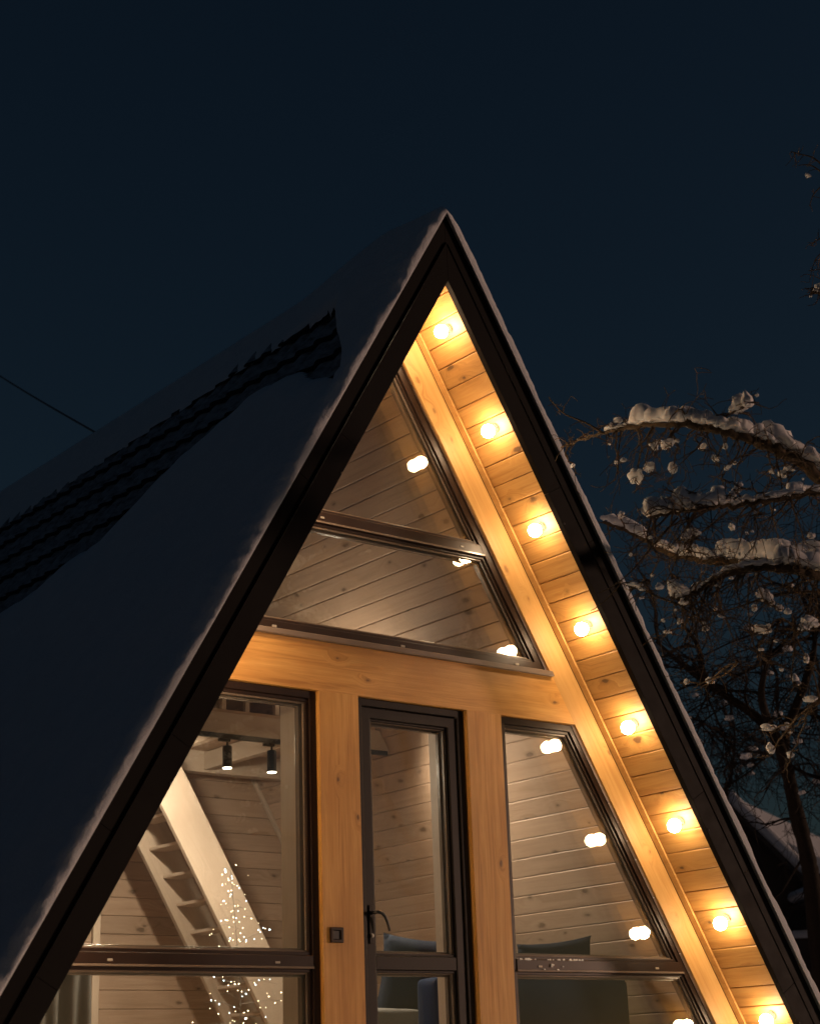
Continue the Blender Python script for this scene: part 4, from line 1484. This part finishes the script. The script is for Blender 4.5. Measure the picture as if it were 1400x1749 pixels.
base_ = far(1392, 1560, DD); base_.z = -0.1
mains = [
    [base_] + fp([(1392, 1560, DD), (1380, 1470, DD), (1358, 1380, DD), (1340, 1300, DD), (1318, 1250, DD), (1275, 1212, DD), (1225, 1180, DD), (1170, 1140, DD), (1120, 1095, DD)]),
    fp([(1340, 1300, DD), (1345, 1240, DD + .3), (1368, 1215, DD + .4), (1420, 1230, DD + .5), (1480, 1200, DD + .6)]),
    fp([(1318, 1250, DD), (1300, 1190, DD - .3), (1310, 1130, DD - .4), (1330, 1060, DD - .5)]),
    fp([(1225, 1180, DD), (1200, 1150, DD - .2), (1190, 1100, DD - .3), (1150, 1050, DD - .3)]),
    fp([(1345, 1240, DD), (1380, 1150, DD), (1390, 1080, DD), (1360, 1000, DD)]),
]
dark_tree('bare_tree', 'dark bare tree with a leaning trunk in front of the neighbouring house', mains, 21, 9, 0.10)
D2 = 24.0
b2_ = far(1242, 1420, D2); b2_.z = -0.1
mains2 = [
    [b2_] + fp([(1243, 1400, D2), (1246, 1340, D2), (1254, 1280, D2), (1252, 1230, D2), (1240, 1180, D2)]),
    fp([(1254, 1280, D2), (1225, 1250, D2), (1190, 1230, D2), (1150, 1215, D2)]),
    fp([(1246, 1340, D2), (1290, 1310, D2), (1330, 1260, D2)]),
]
dark_tree('bare_tree', 'slender dark bare tree rising just right of the cabin verge', mains2, 33, 7, 0.04)

# ------------------------------------------------------------------ neighbouring house
ND = 28.0
nh0 = far(1240, 1366, ND)
vdir = Vector((_fw.x, _fw.y, 0)).normalized()
right = Vector((_rt.x, _rt.y, 0)).normalized()
nh = empty('neighbouring_house', (nh0.x, nh0.y, 0))
tag(nh, 'dark neighbouring house with snow on its gabled roof at the lower right', 'house')
re_ = far(1392, 1512, ND)
hw_ = (re_ - nh0).dot(right)
drop = nh0.z - re_.z
gx = right; gy = (vdir * 0.98 - right * 0.05).normalized()     # ridge runs back to the right
gn = gx
def NP(x, y, z): return Vector((nh0.x, nh0.y, 0)) + gx * x + gy * y + Vector((0, 0, z))
ze = re_.z
wl = hw_ * 0.80
V = [NP(-wl, 0, 0), NP(wl, 0, 0), NP(wl, 0, ze + 0.05), NP(0, 0, nh0.z - 0.28), NP(-wl, 0, ze + 0.05)]
V += [v + gy * 7.0 for v in V]
F = [(0, 1, 2, 3, 4), (9, 8, 7, 6, 5), (1, 6, 7, 2), (5, 0, 4, 9), (2, 7, 8, 3), (3, 8, 9, 4)]
link('wall', data_mesh('wall', V, F, M['dark_wall']), nh)
for sg in (1, -1):
    def slab(y0, y1, zoff, th, ext, name, mat, bev, par):
        a = NP(0, y0, nh0.z + zoff); b = NP(sg * (hw_ + ext), y0, nh0.z + zoff - drop * (hw_ + ext) / hw_)
        c, d = b + gy * (y1 - y0), a + gy * (y1 - y0)
        up_ = Vector((0, 0, th))
        bm = bmesh.new()
        lo_ = [bm.verts.new(p - up_) for p in (a, b, c, d)]
        hi_ = [bm.verts.new(p) for p in (a, b, c, d)]
        bm.faces.new(lo_[::-1]); bm.faces.new(hi_)
        for i in range(4):
            bm.faces.new((lo_[i], lo_[(i + 1) % 4], hi_[(i + 1) % 4], hi_[i]))
        if bev: 
            bmesh.ops.bevel(bm, geom=bm.edges[:], offset=bev, segments=3, affect='EDGES', profile=0.5)
        return link(name, bm_mesh(bm, name, mat, False), par)
    slab(-0.35, 7.3, -0.16, 0.10, 0.0, 'roof', M['dark_wall'], 0, nh)
    s1 = slab(-0.36, 7.3, 0.16, 0.31, 0.02, 'roof_snow', M['snow'], 0.09, nh)
# window with snowy sill and a lean-to roof with snow
c = at(1372, 1590, NP(0, -0.05, 0).y)
wq = 0.32
def NW(u, v): 
    d = ray(u, v); o = NP(0, -0.03, 0); nrm = gx.cross(Vector((0, 0, 1)))
    return CAM + d * ((o - CAM).dot(nrm) / d.dot(nrm))
w0, w1 = NW(1340, 1600), NW(1396, 1550)
wx0, wx1 = (w0 - NP(0, 0, 0)).dot(gx), (w1 - NP(0, 0, 0)).dot(gx)
wf = link('window', data_mesh('window', [NP(wx0, -0.02, w0.z), NP(wx1, -0.02, w0.z), NP(wx1, -0.02, w1.z), NP(wx0, -0.02, w1.z),
      NP(wx0, 0.02, w0.z), NP(wx1, 0.02, w0.z), NP(wx1, 0.02, w1.z), NP(wx0, 0.02, w1.z)],
      [(0, 1, 2, 3), (0, 4, 5, 1), (1, 5, 6, 2), (2, 6, 7, 3), (3, 7, 4, 0)], M['black']), nh)
def nbox(name, u0, v0, u1, v1, y0, y1, mat, bev):
    a, b = NW(u0, v1), NW(u1, v0)
    x0, x1 = (a - NP(0, 0, 0)).dot(gx), (b - NP(0, 0, 0)).dot(gx)
    bm = bmesh.new()
    P = [NP(x0, y0, a.z), NP(x1, y0, a.z), NP(x1, y0, b.z), NP(x0, y0, b.z), NP(x0, y1, a.z), NP(x1, y1, a.z), NP(x1, y1, b.z), NP(x0, y1, b.z)]
    vs = [bm.verts.new(p) for p in P]
    for f in ((0, 1, 2, 3), (5, 4, 7, 6), (0, 4, 5, 1), (1, 5, 6, 2), (2, 6, 7, 3), (3, 7, 4, 0)):
        bm.faces.new([vs[i] for i in f])
    if bev: bmesh.ops.bevel(bm, geom=bm.edges[:], offset=bev, segments=3, affect='EDGES', profile=0.5)
    return link(name, bm_mesh(bm, name, mat, True), nh)
nbox('sill_snow', 1348, 1590, 1386, 1604, -0.22, -0.03, M['snow'], 0.04)
nbox('porch_roof', 1345, 1546, 1480, 1556, -0.9, -0.03, M['dark_wall'], 0)
nbox('porch_snow', 1342, 1520, 1480, 1545, -0.95, -0.03, M['snow'], 0.10)

V = [far(1250, 1392, 33), far(1420, 1476, 33), far(1420, 1440, 36), far(1262, 1366, 36)]
V = V + [p - Vector((0, 0, 0.3)) for p in V]
link('rear_roof_snow', data_mesh('rear_roof_snow', V, [(0, 1, 2, 3), (7, 6, 5, 4), (0, 4, 5, 1), (1, 5, 6, 2), (2, 6, 7, 3), (3, 7, 4, 0)], M['snow']), nh)
V = [p - Vector((0, 0, 0.302)) for p in V[:4]] + [Vector((p.x, p.y, 0)) for p in V[:4]]
link('rear_wall', data_mesh('rear_wall', V, [(0, 1, 2, 3), (7, 6, 5, 4), (0, 4, 5, 1), (1, 5, 6, 2), (2, 6, 7, 3), (3, 7, 4, 0)], M['dark_wall']), nh)

# ------------------------------------------------------------------ overhead cable
end = Vector((0.35, 4.6, 6.30))
q1, q2 = far(178, 746, 15.5), far(0, 630, 22.0)
dirc = (q2 - q1)
startp = q1 - dirc * 0.06
pole = q2 + dirc * 1.6
pts = []
for i in range(25):
    t = i / 24
    p = startp.lerp(pole, t)
    p.z -= 0.10 * math.sin(math.pi * t)
    pts.append(p)
o = tube('overhead_cable', pts, 0.011, M['black'], None, 6)
tag(o, 'thin dark cable running down through the night sky to the roof ridge', 'cable')

# crumbs of snow on the bar of the right window
rc = random.Random(9)
crumbs = empty('snow_crumbs', (1.1, 0.0, ZTR + 0.08))
tag(crumbs, 'crumbs of snow on the bar of the right window', 'snow', kind='stuff')
for i in range(26):
    x = rc.uniform(0.80, 1.35)
    top = rc.random() < 0.7
    z = ZTR + (0.078 if top else rc.uniform(0.012, 0.07))
    s_ = rc.uniform(0.003, 0.008)
    link('snow_clump', BLOBS[i % 9], crumbs, Matrix.Translation((x, 0.016 if not top else 0.026, z)) @ Matrix.Diagonal((s_ * 1.6, s_ * 0.5, s_, 1)))

for o in bpy.data.objects:
    if '_loc' in o: del o['_loc']
